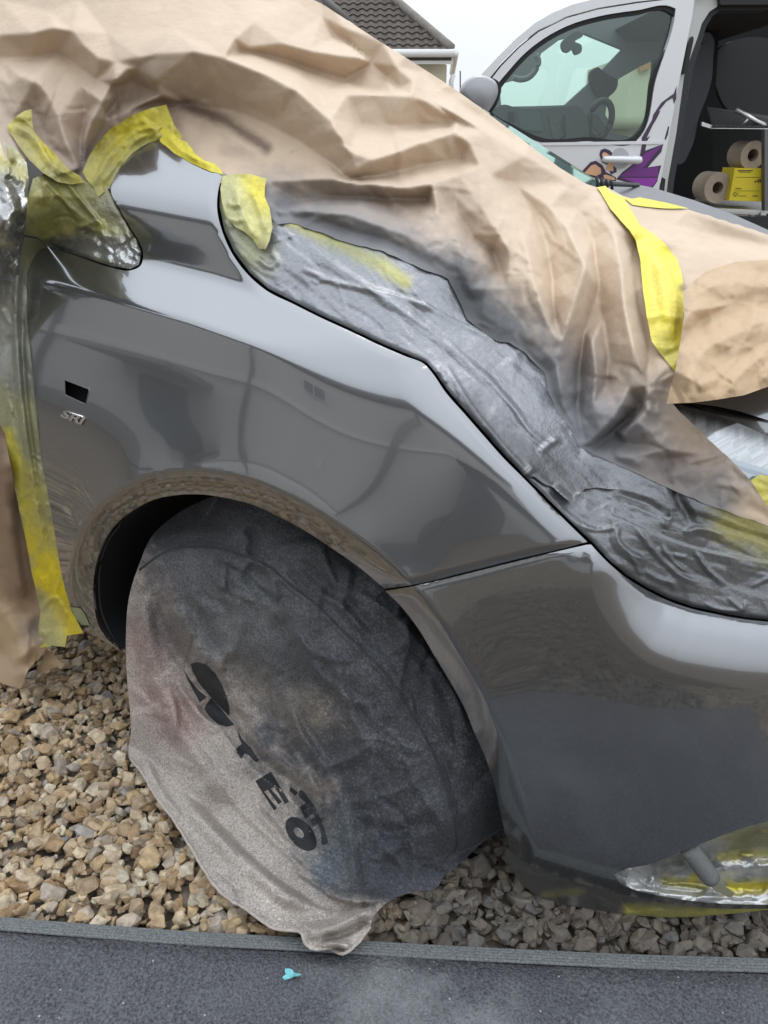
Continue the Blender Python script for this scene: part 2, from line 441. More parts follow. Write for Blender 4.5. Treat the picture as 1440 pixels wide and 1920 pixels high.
# ------------------------------------------------------------------ ground, mat, house behind the viewer (mirrored in the paint)
def ground_mat():
    m = bpy.data.materials.new('gravel_ground'); m.use_nodes = True
    nt = m.node_tree; N, L = nt.nodes, nt.links; b = N['Principled BSDF']
    tc = N.new('ShaderNodeTexCoord'); vo = N.new('ShaderNodeTexVoronoi'); vo.inputs['Scale'].default_value = 62
    L.new(tc.outputs['Object'], vo.inputs['Vector'])
    rp = N.new('ShaderNodeValToRGB'); e = rp.color_ramp.elements
    e[0].position = 0; e[0].color = (.06, .045, .03, 1); e[1].position = 1; e[1].color = (.30, .25, .19, 1)
    sp = N.new('ShaderNodeSeparateColor'); L.new(vo.outputs['Color'], sp.inputs[0]); L.new(sp.outputs[0], rp.inputs[0])
    L.new(rp.outputs[0], b.inputs['Base Color']); b.inputs['Roughness'].default_value = .9
    bp = N.new('ShaderNodeBump'); bp.inputs['Distance'].default_value = .012; bp.invert = True
    L.new(vo.outputs['Distance'], bp.inputs['Height']); L.new(bp.outputs[0], b.inputs['Normal'])
    return m
gv = [(-300, -300, -.022), (300, -300, -.022), (300, 300, -.022), (-300, 300, -.022)]
ground = build('gravel_ground', gv, [(0, 1, 2, 3)], ground_mat(), None, False, 'structure', at_base=False)

def stone_mat(single):
    m = bpy.data.materials.new('gravel_stone'); m.use_nodes = True
    nt = m.node_tree; N, L = nt.nodes, nt.links; b = N['Principled BSDF']
    if single: rnd = N.new('ShaderNodeObjectInfo').outputs['Random']
    else: rnd = N.new('ShaderNodeNewGeometry').outputs['Random Per Island']
    rp = N.new('ShaderNodeValToRGB'); rp.color_ramp.interpolation = 'LINEAR'; cr = rp.color_ramp
    stops = [(0, (0.559, 0.424, 0.252)), (.12, (0.370, 0.240, 0.130)), (.25, (0.645, 0.520, 0.353)), (.38, (0.430, 0.312, 0.187)), (.5, (0.688, 0.600, 0.446)), (.6, (0.327, 0.272, 0.223)), (.7, (0.533, 0.376, 0.202)), (.8, (0.241, 0.152, 0.079)), (.9, (0.602, 0.472, 0.324)), (1, (0.353, 0.328, 0.310))]
    cr.elements[0].position, cr.elements[0].color = stops[0][0], (*stops[0][1], 1)
    cr.elements[1].position, cr.elements[1].color = 1, (*stops[-1][1], 1)
    for p, c in stops[1:-1]: q = cr.elements.new(p); q.color = (*c, 1)
    L.new(rnd, rp.inputs[0])
    g = N.new('ShaderNodeNewGeometry')
    n = N.new('ShaderNodeTexNoise'); n.inputs['Scale'].default_value = 70; n.inputs['Detail'].default_value = 5; L.new(g.outputs['Position'], n.inputs['Vector'])
    mr = N.new('ShaderNodeMapRange'); mr.inputs[1].default_value = .3; mr.inputs[2].default_value = .7; mr.inputs[3].default_value = .62; mr.inputs[4].default_value = 1.25; L.new(n.outputs['Fac'], mr.inputs[0])
    v = N.new('ShaderNodeVectorMath'); v.operation = 'SCALE'; L.new(rp.outputs[0], v.inputs[0]); L.new(mr.outputs[0], v.inputs['Scale'])
    # grey paint dust plus painted contact shadow on the stones by the bumper
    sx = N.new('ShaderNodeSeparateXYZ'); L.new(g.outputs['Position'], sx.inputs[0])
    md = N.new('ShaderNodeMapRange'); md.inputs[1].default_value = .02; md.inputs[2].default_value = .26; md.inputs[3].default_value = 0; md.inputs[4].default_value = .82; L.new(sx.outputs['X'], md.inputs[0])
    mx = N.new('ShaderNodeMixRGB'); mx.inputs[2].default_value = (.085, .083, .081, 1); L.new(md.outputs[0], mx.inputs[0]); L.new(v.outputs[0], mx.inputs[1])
    n2 = N.new('ShaderNodeTexNoise'); n2.inputs['Scale'].default_value = 180; n2.inputs['Detail'].default_value = 4; L.new(g.outputs['Position'], n2.inputs['Vector'])
    bp = N.new('ShaderNodeBump'); bp.inputs['Distance'].default_value = .0025; L.new(n2.outputs['Fac'], bp.inputs['Height']); L.new(bp.outputs[0], b.inputs['Normal'])
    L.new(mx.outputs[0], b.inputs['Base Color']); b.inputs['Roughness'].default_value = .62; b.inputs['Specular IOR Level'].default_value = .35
    return m
def stone_mesh(seed):
    r = np.random.RandomState(seed); bm = bmesh.new()
    n = r.randint(11, 17) if seed % 2 else r.randint(18, 26); s = np.array([1, r.uniform(.62, .95), r.uniform(.45, .75)])
    for _ in range(n):
        d = r.normal(size=3); d /= np.linalg.norm(d); bm.verts.new(tuple(d*s*r.uniform(.82, 1.08)))
    bmesh.ops.convex_hull(bm, input=bm.verts)
    for v in [v for v in bm.verts if not v.link_faces]: bm.verts.remove(v)
    bmesh.ops.bevel(bm, geom=bm.edges[:], offset=.13, segments=1, affect='EDGES', clamp_overlap=True)
    bmesh.ops.triangulate(bm, faces=bm.faces[:])
    bm.verts.index_update()
    V = np.array([v.co[:] for v in bm.verts]); Fc = [tuple(v.index for v in f.verts) for f in bm.faces]; bm.free()
    return V, Fc
MAT_EDGE = [(-260, 1698), (0, 1722), (200, 1738), (400, 1752), (600, 1762), (800, 1774), (1000, 1784), (1200, 1793), (1440, 1800), (1700, 1812)]
me3 = catmull(MAT_EDGE, 60); me3 = at_t(me3[:, 0], me3[:, 1], t_Z(me3[:, 0], me3[:, 1], .012))
mdir = (me3[-1]-me3[0])[:2]; mdir /= np.linalg.norm(mdir); mnor = np.array([mdir[1], -mdir[0]])   # towards the viewer
def mat_side(P):
    """distance beyond the mat's car-side edge, >0 on the mat"""
    q = (P[:, :2]-me3[0, :2]); a = q@mdir; e = (me3[:, :2]-me3[0, :2]); return q@mnor-np.interp(a, e@mdir, e@mnor)
MATW = .50
templates = [stone_mesh(100+i) for i in range(14)]
def scatter(n, x0, x1, y0, y1, zj):
    P = np.c_[rng.uniform(x0, x1, n), rng.uniform(y0, y1, n), rng.uniform(-.014, zj, n)]
    return P
cand = np.concatenate([scatter(21000, -1.45, 1.0, -1.32, -.2, .003), scatter(1500, -2.6, -1.2, -2.2, -.3, .003), scatter(6500, -1.2, 1.5, -2.5, -1.3, .003)])
ms = mat_side(cand); cand = cand[(ms < -.012) | (ms > MATW+.02)]
ccx = pr_ = None
def project(P):
    d = P-C; z = d@F; return 720+FPX*(d@R)/z, 960-FPX*(d@U)/z, z
px_, py_, pz_ = project(cand)
size = np.clip(rng.lognormal(math.log(.0124), .38, len(cand)), .0065, .025)
vis = (pz_ > 0) & (px_ > -10) & (px_ < 1450) & (py_ > 1235) & (py_ < 1800) & ~inside(px_, py_, np.array([(240, 1200), (245, 1420), (350, 1580), (500, 1740), (700, 1740), (720, 1695), (830, 1650), (950, 1600), (1300, 1710), (1440, 1700), (1440, 1000), (240, 1000)]))
score = np.where(vis & (cand[:, 2] > -.006), size/np.maximum(pz_, .1), 0)
top = np.argsort(-score)[:300]; single = np.zeros(len(cand), bool); single[top] = True
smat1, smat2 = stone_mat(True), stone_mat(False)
smesh = []
for k, (V, Fc) in enumerate(templates):
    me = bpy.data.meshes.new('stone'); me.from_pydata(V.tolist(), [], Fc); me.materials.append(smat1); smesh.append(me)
def rot_rand():
    a = rng.uniform(0, 2*math.pi); t1, t2 = rng.normal(0, .45, 2)
    return Matrix.Rotation(a, 3, 'Z') @ Matrix.Rotation(t1, 3, 'X') @ Matrix.Rotation(t2, 3, 'Y')
SV, SF, base = [], [], 0
for i in range(len(cand)):
    k = rng.randint(len(templates)); Rm = rot_rand()
    if single[i]:
        o = bpy.data.objects.new('stone', smesh[k]); COL.objects.link(o); o.parent = ground
        o.location = cand[i]+np.array([0, 0, .004]); o.rotation_euler = Rm.to_euler(); o.scale = (size[i],)*3
    else:
        V, Fc = templates[k]; SV.append(V@np.array(Rm).T*size[i]+cand[i])
        SF.append(np.array([f for f in Fc])+base); base += len(V)
SF = np.concatenate(SF)
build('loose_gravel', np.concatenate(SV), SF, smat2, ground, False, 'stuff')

# mat: dark carpet runner with a woven binding along its edge
def mat_material():
    m = mat('carpet_pile', (.12, .123, .134), .95, spec=.1, bump=[(420, 2, .003), (140, 5, .004)], noise=(260, .85))
    nt = m.node_tree; N, L = nt.nodes, nt.links; b = N['Principled BSDF']
    src = b.inputs['Base Color'].links[0].from_socket
    tc = N.new('ShaderNodeTexCoord'); n = N.new('ShaderNodeTexNoise'); n.inputs['Scale'].default_value = 4.5; n.inputs['Detail'].default_value = 8; n.inputs['Roughness'].default_value = .68
    L.new(tc.outputs['Object'], n.inputs['Vector'])
    mr = N.new('ShaderNodeMapRange'); mr.inputs[1].default_value = .46; mr.inputs[2].default_value = .72; mr.inputs[4].default_value = .75; L.new(n.outputs['Fac'], mr.inputs[0])
    # pale sanding dust gathered beside the cover's tail
    vd = N.new('ShaderNodeVectorMath'); vd.operation = 'DISTANCE'; g = N.new('ShaderNodeNewGeometry'); L.new(g.outputs['Position'], vd.inputs[0])
    q = at_t(np.array(860.), np.array(1828.), t_Z(np.array(860.), np.array(1828.), .012)); vd.inputs[1].default_value = q
    md = N.new('ShaderNodeMapRange'); md.inputs[1].default_value = .03; md.inputs[2].default_value = .26; md.inputs[3].default_value = .95; md.inputs[4].default_value = .2; L.new(vd.outputs['Value'], md.inputs[0])
    mu = N.new('ShaderNodeMath'); mu.operation = 'MULTIPLY'; L.new(mr.outputs[0], mu.inputs[0]); L.new(md.outputs[0], mu.inputs[1])
    mx = N.new('ShaderNodeMixRGB'); mx.inputs[2].default_value = (.46, .48, .47, 1); L.new(mu.outputs[0], mx.inputs[0]); L.new(src, mx.inputs[1])
    sp = N.new('ShaderNodeTexVoronoi'); sp.inputs['Scale'].default_value = 60; L.new(tc.outputs['Object'], sp.inputs['Vector'])
    ms_ = N.new('ShaderNodeMapRange'); ms_.inputs[1].default_value = .10; ms_.inputs[2].default_value = .06; L.new(sp.outputs['Distance'], ms_.inputs[0])
    n3 = N.new('ShaderNodeTexNoise'); n3.inputs['Scale'].default_value = 30; L.new(tc.outputs['Object'], n3.inputs['Vector'])
    m3 = N.new('ShaderNodeMapRange'); m3.inputs[1].default_value = .48; m3.inputs[2].default_value = .56; L.new(n3.outputs['Fac'], m3.inputs[0])
    mm = N.new('ShaderNodeMath'); mm.operation = 'MULTIPLY'; L.new(ms_.outputs[0], mm.inputs[0]); L.new(m3.outputs[0], mm.inputs[1])
    mx2 = N.new('ShaderNodeMixRGB'); mx2.inputs[2].default_value = (.5, .5, .48, 1); L.new(mm.outputs[0], mx2.inputs[0]); L.new(mx.outputs[0], mx2.inputs[1])
    L.new(mx2.outputs[0], b.inputs['Base Color']); return m
org = me3[len(me3)//2].copy(); org[2] = 0
runner = thing('carpet_runner', 'dark grey carpet runner with a ribbed binding edge lying on the gravel', 'mat', tuple(org))
rows = [.0175, .05, .1, .2, .3, .4, MATW]
V = []; Fc = []; ne = len(me3); mn3 = np.array([mnor[0], mnor[1], 0])
for r_ in rows: V += [p+mn3*r_+np.array([0, 0, .004*math.sin(7*r_+.9*i)*.4+.001]) for i, p in enumerate(me3)]
for j in range(len(rows)-1): Fc += [(j*ne+i, (j+1)*ne+i, (j+1)*ne+i+1, j*ne+i+1) for i in range(ne-1)]
V = np.array(V); top_n = len(V)
Vb = V-np.array([0, 0, .008]); nn = len(V)
Fc += [tuple(k+nn for k in f[::-1]) for f in Fc]+[(i, i+1, nn+i+1, nn+i) for i in range(ne-1)]
build('carpet', np.r_[V, Vb], Fc, mat_material(), runner)
bl = []
for k in range(5):                                     # binding: raised woven ribs on a band
    c0 = me3+mn3*(.002+.0040*k)+np.array([0, 0, .0035-.0006*abs(k-2)])
    bl.append(tube(c0, .0029, 6))
M['binding'] = mat('woven_binding', (.19, .20, .20), .95, spec=.05, bump=[(500, 2, .002)], noise=(300, .6))
build('binding', *join(*bl), M['binding'], runner)
# turquoise scrap
a = np.linspace(0, 2*math.pi, 15)[:-1]; rr_ = 15*(1+.35*np.sin(3*a+1)+.15*np.cos(5*a))
sx_, sy_ = 545+rr_*np.cos(a)*.95, 1826+rr_*np.sin(a)*.55
P = at_t(sx_, sy_, t_Z(sx_, sy_, .0195)); P[:, 2] += .002*np.sin(2*a)
v_, f_ = prism(P, (0, 0, -.002))
tag(build('filler_scrap', v_, f_, mat('turquoise_filler', (.22, .62, .66), .8, bump=[(400, 3, .001)], noise=(200, .2)), smooth=False), 'small turquoise scrap of dried filler lying on the grey mat', 'scrap')

# the house across the drive behind the viewer: seen only mirrored in the paint
def house_behind():
    o = thing('rendered_house', 'cream rendered house with white windows mirrored in the grey paint', 'house', (-4, -8.0, 0))
    hm = mat('cream_render', (.62, .61, .585), .9, noise=(3, .06), bump=[(60, 3, .004)])
    wm = mat('white_frame', (.75, .75, .74), .5); gm = mat('window_glass', (.10, .11, .12), .08); rm = mat('weathered_roof_tile', (.26, .235, .22), .85, bump=[(14, 2, .03)])
    build('wall', *boxv((-6.5, -9.0, 2.9), (11.5, 0, 0), (0, 1, 0), (0, 0, 2.9)), hm, o, False)
    for x, z in ((-13.4, 1.6), (-3.4, 1.5), (-3.4, 4.2)):
        w = build('window', *boxv((x, -7.99, z), (.62, 0, 0), (0, .04, 0), (0, 0, .55)), wm, o, False)
        for dx in (-.3, .3): build('pane', *boxv((x+dx, -7.945, z), (.25, 0, 0), (0, .02, 0), (0, 0, .46)), gm, w, False)
    pl = mat('grey_plinth', (.30, .295, .29), .9, noise=(6, .1)); pp = mat('dark_downpipe', (.05, .05, .055), .5)
    build('plinth', *boxv((-6.5, -7.97, .3), (11.52, 0, 0), (0, .02, 0), (0, 0, .3)), pl, o, False)
    build('string_course', *boxv((-6.5, -7.96, 2.75), (11.52, 0, 0), (0, .04, 0), (0, 0, .09)), wm, o, False)
    for x in (-10.9, -6.4, -1.2): build('downpipe', *tube(np.array([(x, -7.93, .1), (x, -7.93, 5.8)]), .06, 8), pp, o)
    build('door', *boxv((-8.2, -7.98, 1.05), (.5, 0, 0), (0, .04, 0), (0, 0, 1.05)), mat('blue_grey_door', (.12, .15, .18), .4), o, False)
    build('porch_roof', *boxv((-8.2, -7.5, 2.35), (1.0, 0, 0), (0, .5, 0), (0, 0, .07)), rm, o, False)
    build('roof', *join(boxv((-6.5, -8.6, 6.3), (11.9, 0, 0), (0, 1.0, .5), (0, -.05, .06))), rm, o, False)
    return o
house_behind()
def sky_blocker():  # unseen house, added to keep sky out of the upper wing's reflection
    o = thing('sky_blocker_house', 'added unseen grey gable house blocking the sky mirrored in the wing', 'house', (-15, -3.5, 0))
    hm = mat('grey_render', (.60, .58, .58), .9, noise=(3, .08), bump=[(60, 3, .004)]); rm = mat('slate_roof', (.20, .195, .20), .8, bump=[(14, 2, .03)])
    P = np.array([(-14, -9, 0), (-14, 3.0, 0), (-14, 3.0, 4.6), (-14, -3, 7.6), (-14, -9, 4.6)], float)
    build('wall', *prism(P, (-6, 0, 0)), hm, o, False)
    build('roof', *prism(np.array([(-13.7, -9.4, 4.55), (-13.7, -3, 7.75), (-20, -3, 7.75), (-20, -9.4, 4.55)]), (0, -.03, .12)), rm, o, False)
    build('roof', *prism(np.array([(-13.7, 3.4, 4.55), (-13.7, -3, 7.75), (-20, -3, 7.75), (-20, 3.4, 4.55)]), (0, .03, .12)), rm, o, False)
sky_blocker()
def garage():
    o = thing('gable_garage', 'dark boarded gable garage behind the viewer mirrored in the wing', 'garage', (2.4, -6.6, 0))
    P = np.array([(.3, -6.6, 0), (4.6, -6.6, 0), (4.6, -6.6, 2.3), (2.45, -6.6, 3.5), (.3, -6.6, 2.3)], float)
    build('wall', *prism(P, (0, -1.2, 0)), mat('dark_boarding', (.17, .17, .175), .8, noise=(4, .1), bump=[(50, 2, .004)]), o, False)
    build('door', *boxv((2.45, -6.58, 1.0), (1.2, 0, 0), (0, .03, 0), (0, 0, 1.0)), mat('pale_door', (.48, .48, .46), .6, bump=[(20, 2, .004)]), o, False)
    for sx, a in ((-1, (.1, 2.25)), (1, (4.8, 2.25))):
        build('roof', *prism(np.array([(a[0], -6.4, a[1]), (2.45, -6.4, 3.56), (2.45, -7.8, 3.56), (a[0], -7.8, a[1])]), (0, 0, .08)), mat('garage_roof', (.08, .075, .075), .8), o, False)
garage()

# ------------------------------------------------------------------ the car
car = thing('hatchback_car', 'dark metallic grey hatchback with its front wing freshly painted and the rest masked off', 'car', (-.1, 0, 0))
smooth_wing = np.r_[catmull(GAP_BONNET, 6)[:-1], catmull(GAP_BUMPER, 6)[:-1], catmull(ARCH_F, 8)[:-1], catmull(DOORGAP, 9)[:-1], catmull(SAIL, 7)[:-1]]
HOLE = resample([(121, 712), (168, 730), (161, 758), (122, 740), (121, 712)], 6)[:-1]
wing = sheet('wing', smooth_wing, paint_t, 6, M['paint'], car, [HOLE], lip=.022)
def hole_t(x, y): return paint_t(x, y)+.004
# repeater recess behind the square hole
hp = np.array([(121, 712), (168, 730), (161, 758), (122, 740)], float); hq = np.array([(114, 703), (176, 727), (168, 768), (114, 747)], float)
ft = at_t(hp[:, 0], hp[:, 1], paint_t(hp[:, 0], hp[:, 1])+.001); bt = at_t(hq[:, 0], hq[:, 1], paint_t(hq[:, 0], hq[:, 1])+.05)
build('repeater_recess', np.r_[ft, bt], [(0, 1, 5, 4), (1, 2, 6, 5), (2, 3, 7, 6), (3, 0, 4, 7), (4, 5, 6, 7)], M['void'], car, False)
hr = at_t(HOLE[:, 0], HOLE[:, 1], paint_t(HOLE[:, 0], HOLE[:, 1])); 
build('hole_rim', *tube(np.r_[hr, hr[:1]], .0009, 5, False), M['paint'], car)
bumper_out = np.r_[catmull([(722, 1108), (770, 1100), (870, 1077), (970, 1052), (1045, 1034), (1106, 1020)], 6)[:-1], catmull(HL_LOW, 6)[:-1], resample([HL_LOW[-1], (1540, 1703)], 20)[:-1], catmull(BUMP_LOW, 9)[:-1], catmull(ARCH_B, 8)[:-1]]
def fog_closed():
    p = catmull(FOG, 8); p = p[(p[:, 0] < 1530)]; return p
build_fog = fog_closed()
bumper = sheet('front_bumper', bumper_out, paint_t, 6, M['paint'], car, [build_fog], lip=.022)
# dark structure closing the gaps behind the skin
inner_poly = [(90, 470), (300, 285), (417, 345), (430, 420), (500, 500), (720, 620), (830, 660), (1000, 850), (1150, 980), (1300, 1060), (1545, 1100), (1545, 1300), (1545, 1560), (1300, 1560), (1000, 1560), (945, 1480), (900, 1360), (840, 1240), (740, 1090), (600, 985), (470, 925), (370, 905), (270, 920), (200, 960), (160, 1040), (160, 1150), (140, 1140), (100, 960), (70, 700), (60, 560)]
sheet('inner_structure', resample(inner_poly+inner_poly[:1], 25)[:-1], lambda x, y: np.maximum(paint_t(x, y)+.035, upper_t(x, y)+.055*sstep(0, 60, (700-y)+sstep(700, 1000, x)*900)), 22, M['void'], car)
# wheel arch liner: the arch line pushed inboard, with a back wall
al = np.array(ARCH_ALL[::2]+[ARCH_ALL[-1]]); alt = paint_t(al[:, 0], al[:, 1])
A0 = at_t(al[:, 0], al[:, 1], alt+.006)
ctr = np.array([-.06, 0, .30])
rows_ = [A0+np.array([0, .004, 0])]
for dy, k in ((.03, 1.0), (.10, 1.02), (.30, 1.0)):
    q = A0.copy(); q[:, 1] = np.maximum(q[:, 1], -.85)+dy; q[:, [0, 2]] = ctr[[0, 2]]+(A0[:, [0, 2]]-ctr[[0, 2]])*k; rows_.append(q)
n_ = len(A0); V = np.concatenate(rows_); Fc = []
for j in range(3): Fc += [(j*n_+i, j*n_+i+1, (j+1)*n_+i+1, (j+1)*n_+i) for i in range(n_-1)]
V = np.r_[V, [[-.06, -.5, .3]]]; Fc += [(3*n_+i, 3*n_+i+1, len(V)-1) for i in range(n_-1)]
build('wheel_arch_liner', V, Fc, M['black'], car)
lr = np.array([(228, 955), (229, 975), (205, 1010), (190, 1050), (186, 1100), (192, 1150), (210, 1190), (226, 1216)])
lc = catmull(lr, 10); build('liner_lip', *tube(at_t(lc[:, 0], lc[:, 1], paint_t(lc[:, 0], lc[:, 1])+.03), .0025, 6), M['black'], car)
# sill and underside behind the arch
P = np.array([(-.62, -.80, .26), (-.36, -.80, .19), (-.36, -.2, .16), (-.62, -.2, .2)])
build('sill', *prism(P, (0, 0, -.05)), M['black'], car, False)
# the rest of the body, mostly out of the picture: doors, roof, nose, far side
dm = mat('wing_grey', (.198, .202, .210), .2, .8, .5, 1.0)
build('door', *prism(np.array([(-.60, -.80, .28), (-2.3, -.80, .28), (-2.3, -.78, .90), (-.60, -.78, .90), (-.60, -.815, .6)]), (0, .06, 0)), dm, car, False)
build('side_window', *prism(np.array([(-.98, -.77, .92), (-2.2, -.77, .92), (-2.1, -.60, 1.33), (-1.15, -.60, 1.33)]), (0, .01, 0)), mat('side_glass', (.02, .03, .03), .05, coat=.5), car, False)
build('roof', *prism(np.array([(-1.02, -.02, 1.335), (-1.02, -.56, 1.325), (-2.3, -.56, 1.345), (-2.3, -.02, 1.375)]), (0, 0, -.03)), dm, car, False)
build('far_side', *boxv((-.9, .80, .56), (1.4, 0, 0), (0, .03, 0), (0, 0, .34)), dm, car, False)
build('tail', *boxv((-2.32, 0, .7), (.04, 0, 0), (0, .78, 0), (0, 0, .45)), dm, car, False)
build('floor', *boxv((-1.3, 0, .24), (.9, 0, 0), (0, .74, 0), (0, 0, .03)), M['void'], car, False)
fp = catmull([(.66, -.60), (.76, -.42), (.83, -.2), (.845, 0), (.83, .2), (.76, .45), (.62, .68), (.40, .80), (.1, .83)], .06)
V = []; zs = [(.17, .94), (.22, .99), (.38, 1.0), (.52, .985), (.60, .94), (.70, .86)]
for z, k in zs: V += [(.1+(x-.1)*k, y*(.5+.5*k), z) for x, y in fp]
n_ = len(fp); build('nose', V, [(j*n_+i, j*n_+i+1, (j+1)*n_+i+1, (j+1)*n_+i) for j in range(len(zs)-1) for i in range(n_-1)], dm, car)
gx, gy = np.linspace(-.1, .70, 14), np.linspace(-.56, .74, 16); V = [(x, y, .86-.30*max(0, x)**1.7-.10*abs(y)**3) for x in gx for y in gy]
build('bonnet_shell', V, [(i*16+j, i*16+j+1, (i+1)*16+j+1, (i+1)*16+j) for i in range(13) for j in range(15)], dm, car)
# far half of the bonnet, far half of the windscreen, scuttle and wipers
far_b = [(1125, 347), (1195, 346), (1225, 352), (1300, 375), (1375, 402), (1440, 431), (1560, 482), (1560, 520), (1440, 462), (1300, 420), (1150, 400), (1118, 372)]
fy = tps([(1125, 347, .42), (1195, 346, .50), (1225, 352, .52), (1300, 375, .45), (1375, 402, .42), (1440, 431, .40), (1560, 482, .35), (1560, 520, .03), (1440, 462, .02), (1300, 420, .03), (1150, 400, .02), (1118, 372, .03)], 1e-4)
sheet('bonnet', resample(far_b+far_b[:1], 10)[:-1], lambda x, y: t_Y(x, y, fy(x, y)), 8, M['dusty'], car, lip=.05)
M['glass'] = mat('tinted_glass', (.05, .12, .11), .04, spec=.7, coat=.5)
ws = np.array([(.10, .03, .985), (-.02, .45, .998), (-.20, .66, 1.0), (-.78, .56, 1.36), (-.70, .3, 1.375), (-.60, .03, 1.34)])
build('windscreen', *prism(ws+np.array([0, 0, -.022]), (-.003, 0, -.006)), M['glass'], car, False)
rf = np.array([(-.66, -.02, 1.28), (-.80, .56, 1.30), (-2.3, .55, 1.36), (-2.3, -.02, 1.38)])
build('roof', *prism(rf, (0, 0, -.03)), M['paint'], car, False)
for k in range(4):
    x0 = 1118+k*9; pp = np.array([(x0, 332+2*k), (x0+3, 345), (x0+2, 356)], float)
    P3 = at_t(pp[:, 0], pp[:, 1], t_Y(pp[:, 0], pp[:, 1], np.full(3, .10+.02*k)))
    build('wiper_arm', *tube(P3, .0035, 6), M['black'], car)
pp = np.array([(1128, 344), (1150, 345), (1196, 347)], float); P3 = at_t(pp[:, 0], pp[:, 1], t_Y(pp[:, 0], pp[:, 1], np.array([.2, .3, .48])))
build('scuttle_seal', *tube(P3, .006, 6), M['black'], car)
# badge: chrome lettering
def badge():
    cu = bpy.data.curves.new('badge', 'FONT'); cu.body = 'SRi'; cu.size = 1; cu.extrude = .12; cu.bevel_depth = .03; cu.shear = .25
    ob = bpy.data.objects.new('badge_tmp', cu); COL.objects.link(ob)
    dg = bpy.context.evaluated_depsgraph_get(); me = bpy.data.meshes.new_from_object(ob.evaluated_get(dg))
    V = np.array([v.co[:] for v in me.vertices]); Fc = [tuple(p.vertices) for p in me.polygons]
    bpy.data.objects.remove(ob); bpy.data.curves.remove(cu); bpy.data.meshes.remove(me)
    w = V[:, 0].max()-V[:, 0].min(); h = V[:, 1].max()-V[:, 1].min()
    u = (V[:, 0]-V[:, 0].min())/w; v = (V[:, 1]-V[:, 1].min())/h
    x = 113+u*44+v*3; y = 782+u*17-v*16
    t = paint_t(x, y)-.0022-V[:, 2]*.012
    build('badge', at_t(x, y, t), Fc, M['chrome'], car, False)
    hl = np.array([(117, 768), (156, 782)], float); P3 = at_t(hl[:, 0], hl[:, 1], paint_t(hl[:, 0], hl[:, 1])-.002)
    build('badge_bar', *tube(P3, .0016, 6), M['chrome'], car)
badge()

# ------------------------------------------------------------------ colour of sheets: base colour plus sprayed or lit-through patches
KRAFT = np.array((.565, .440, .322)); KRAFT2 = np.array((.47, .335, .205))
MAUVE = np.array((.23, .18, .155)); GREY = np.array((.135, .137, .145)); DARKG = np.array((.075, .077, .08))
YEL = np.array((.72, .61, .045)); PALEY = np.array((.58, .55, .22)); OLIVE = np.array((.22, .205, .075)); SILV = np.array((.50, .50, .49))
def blobs(x, y, base, lst, jit=.25, sc=60, seed=1.):
    c = np.broadcast_to(base, (len(x), 3)).copy()
    n = (fbm(x, y, sc, seed)*.6+fbm(x, y, 9, seed+4, 2)*.5)*jit
    for (pts, w, s, col) in lst:
        if len(pts) == 1: d = np.hypot(x-pts[0][0], y-pts[0][1])
        else: d, _, _ = seg_dist(x, y, np.asarray(pts, float))
        a = np.clip(s*np.clip(1.25-d/w+n*1.3, 0, 1)**1.2, 0, 1)[:, None]
        c = c*(1-a)+np.asarray(col)*a
    return c

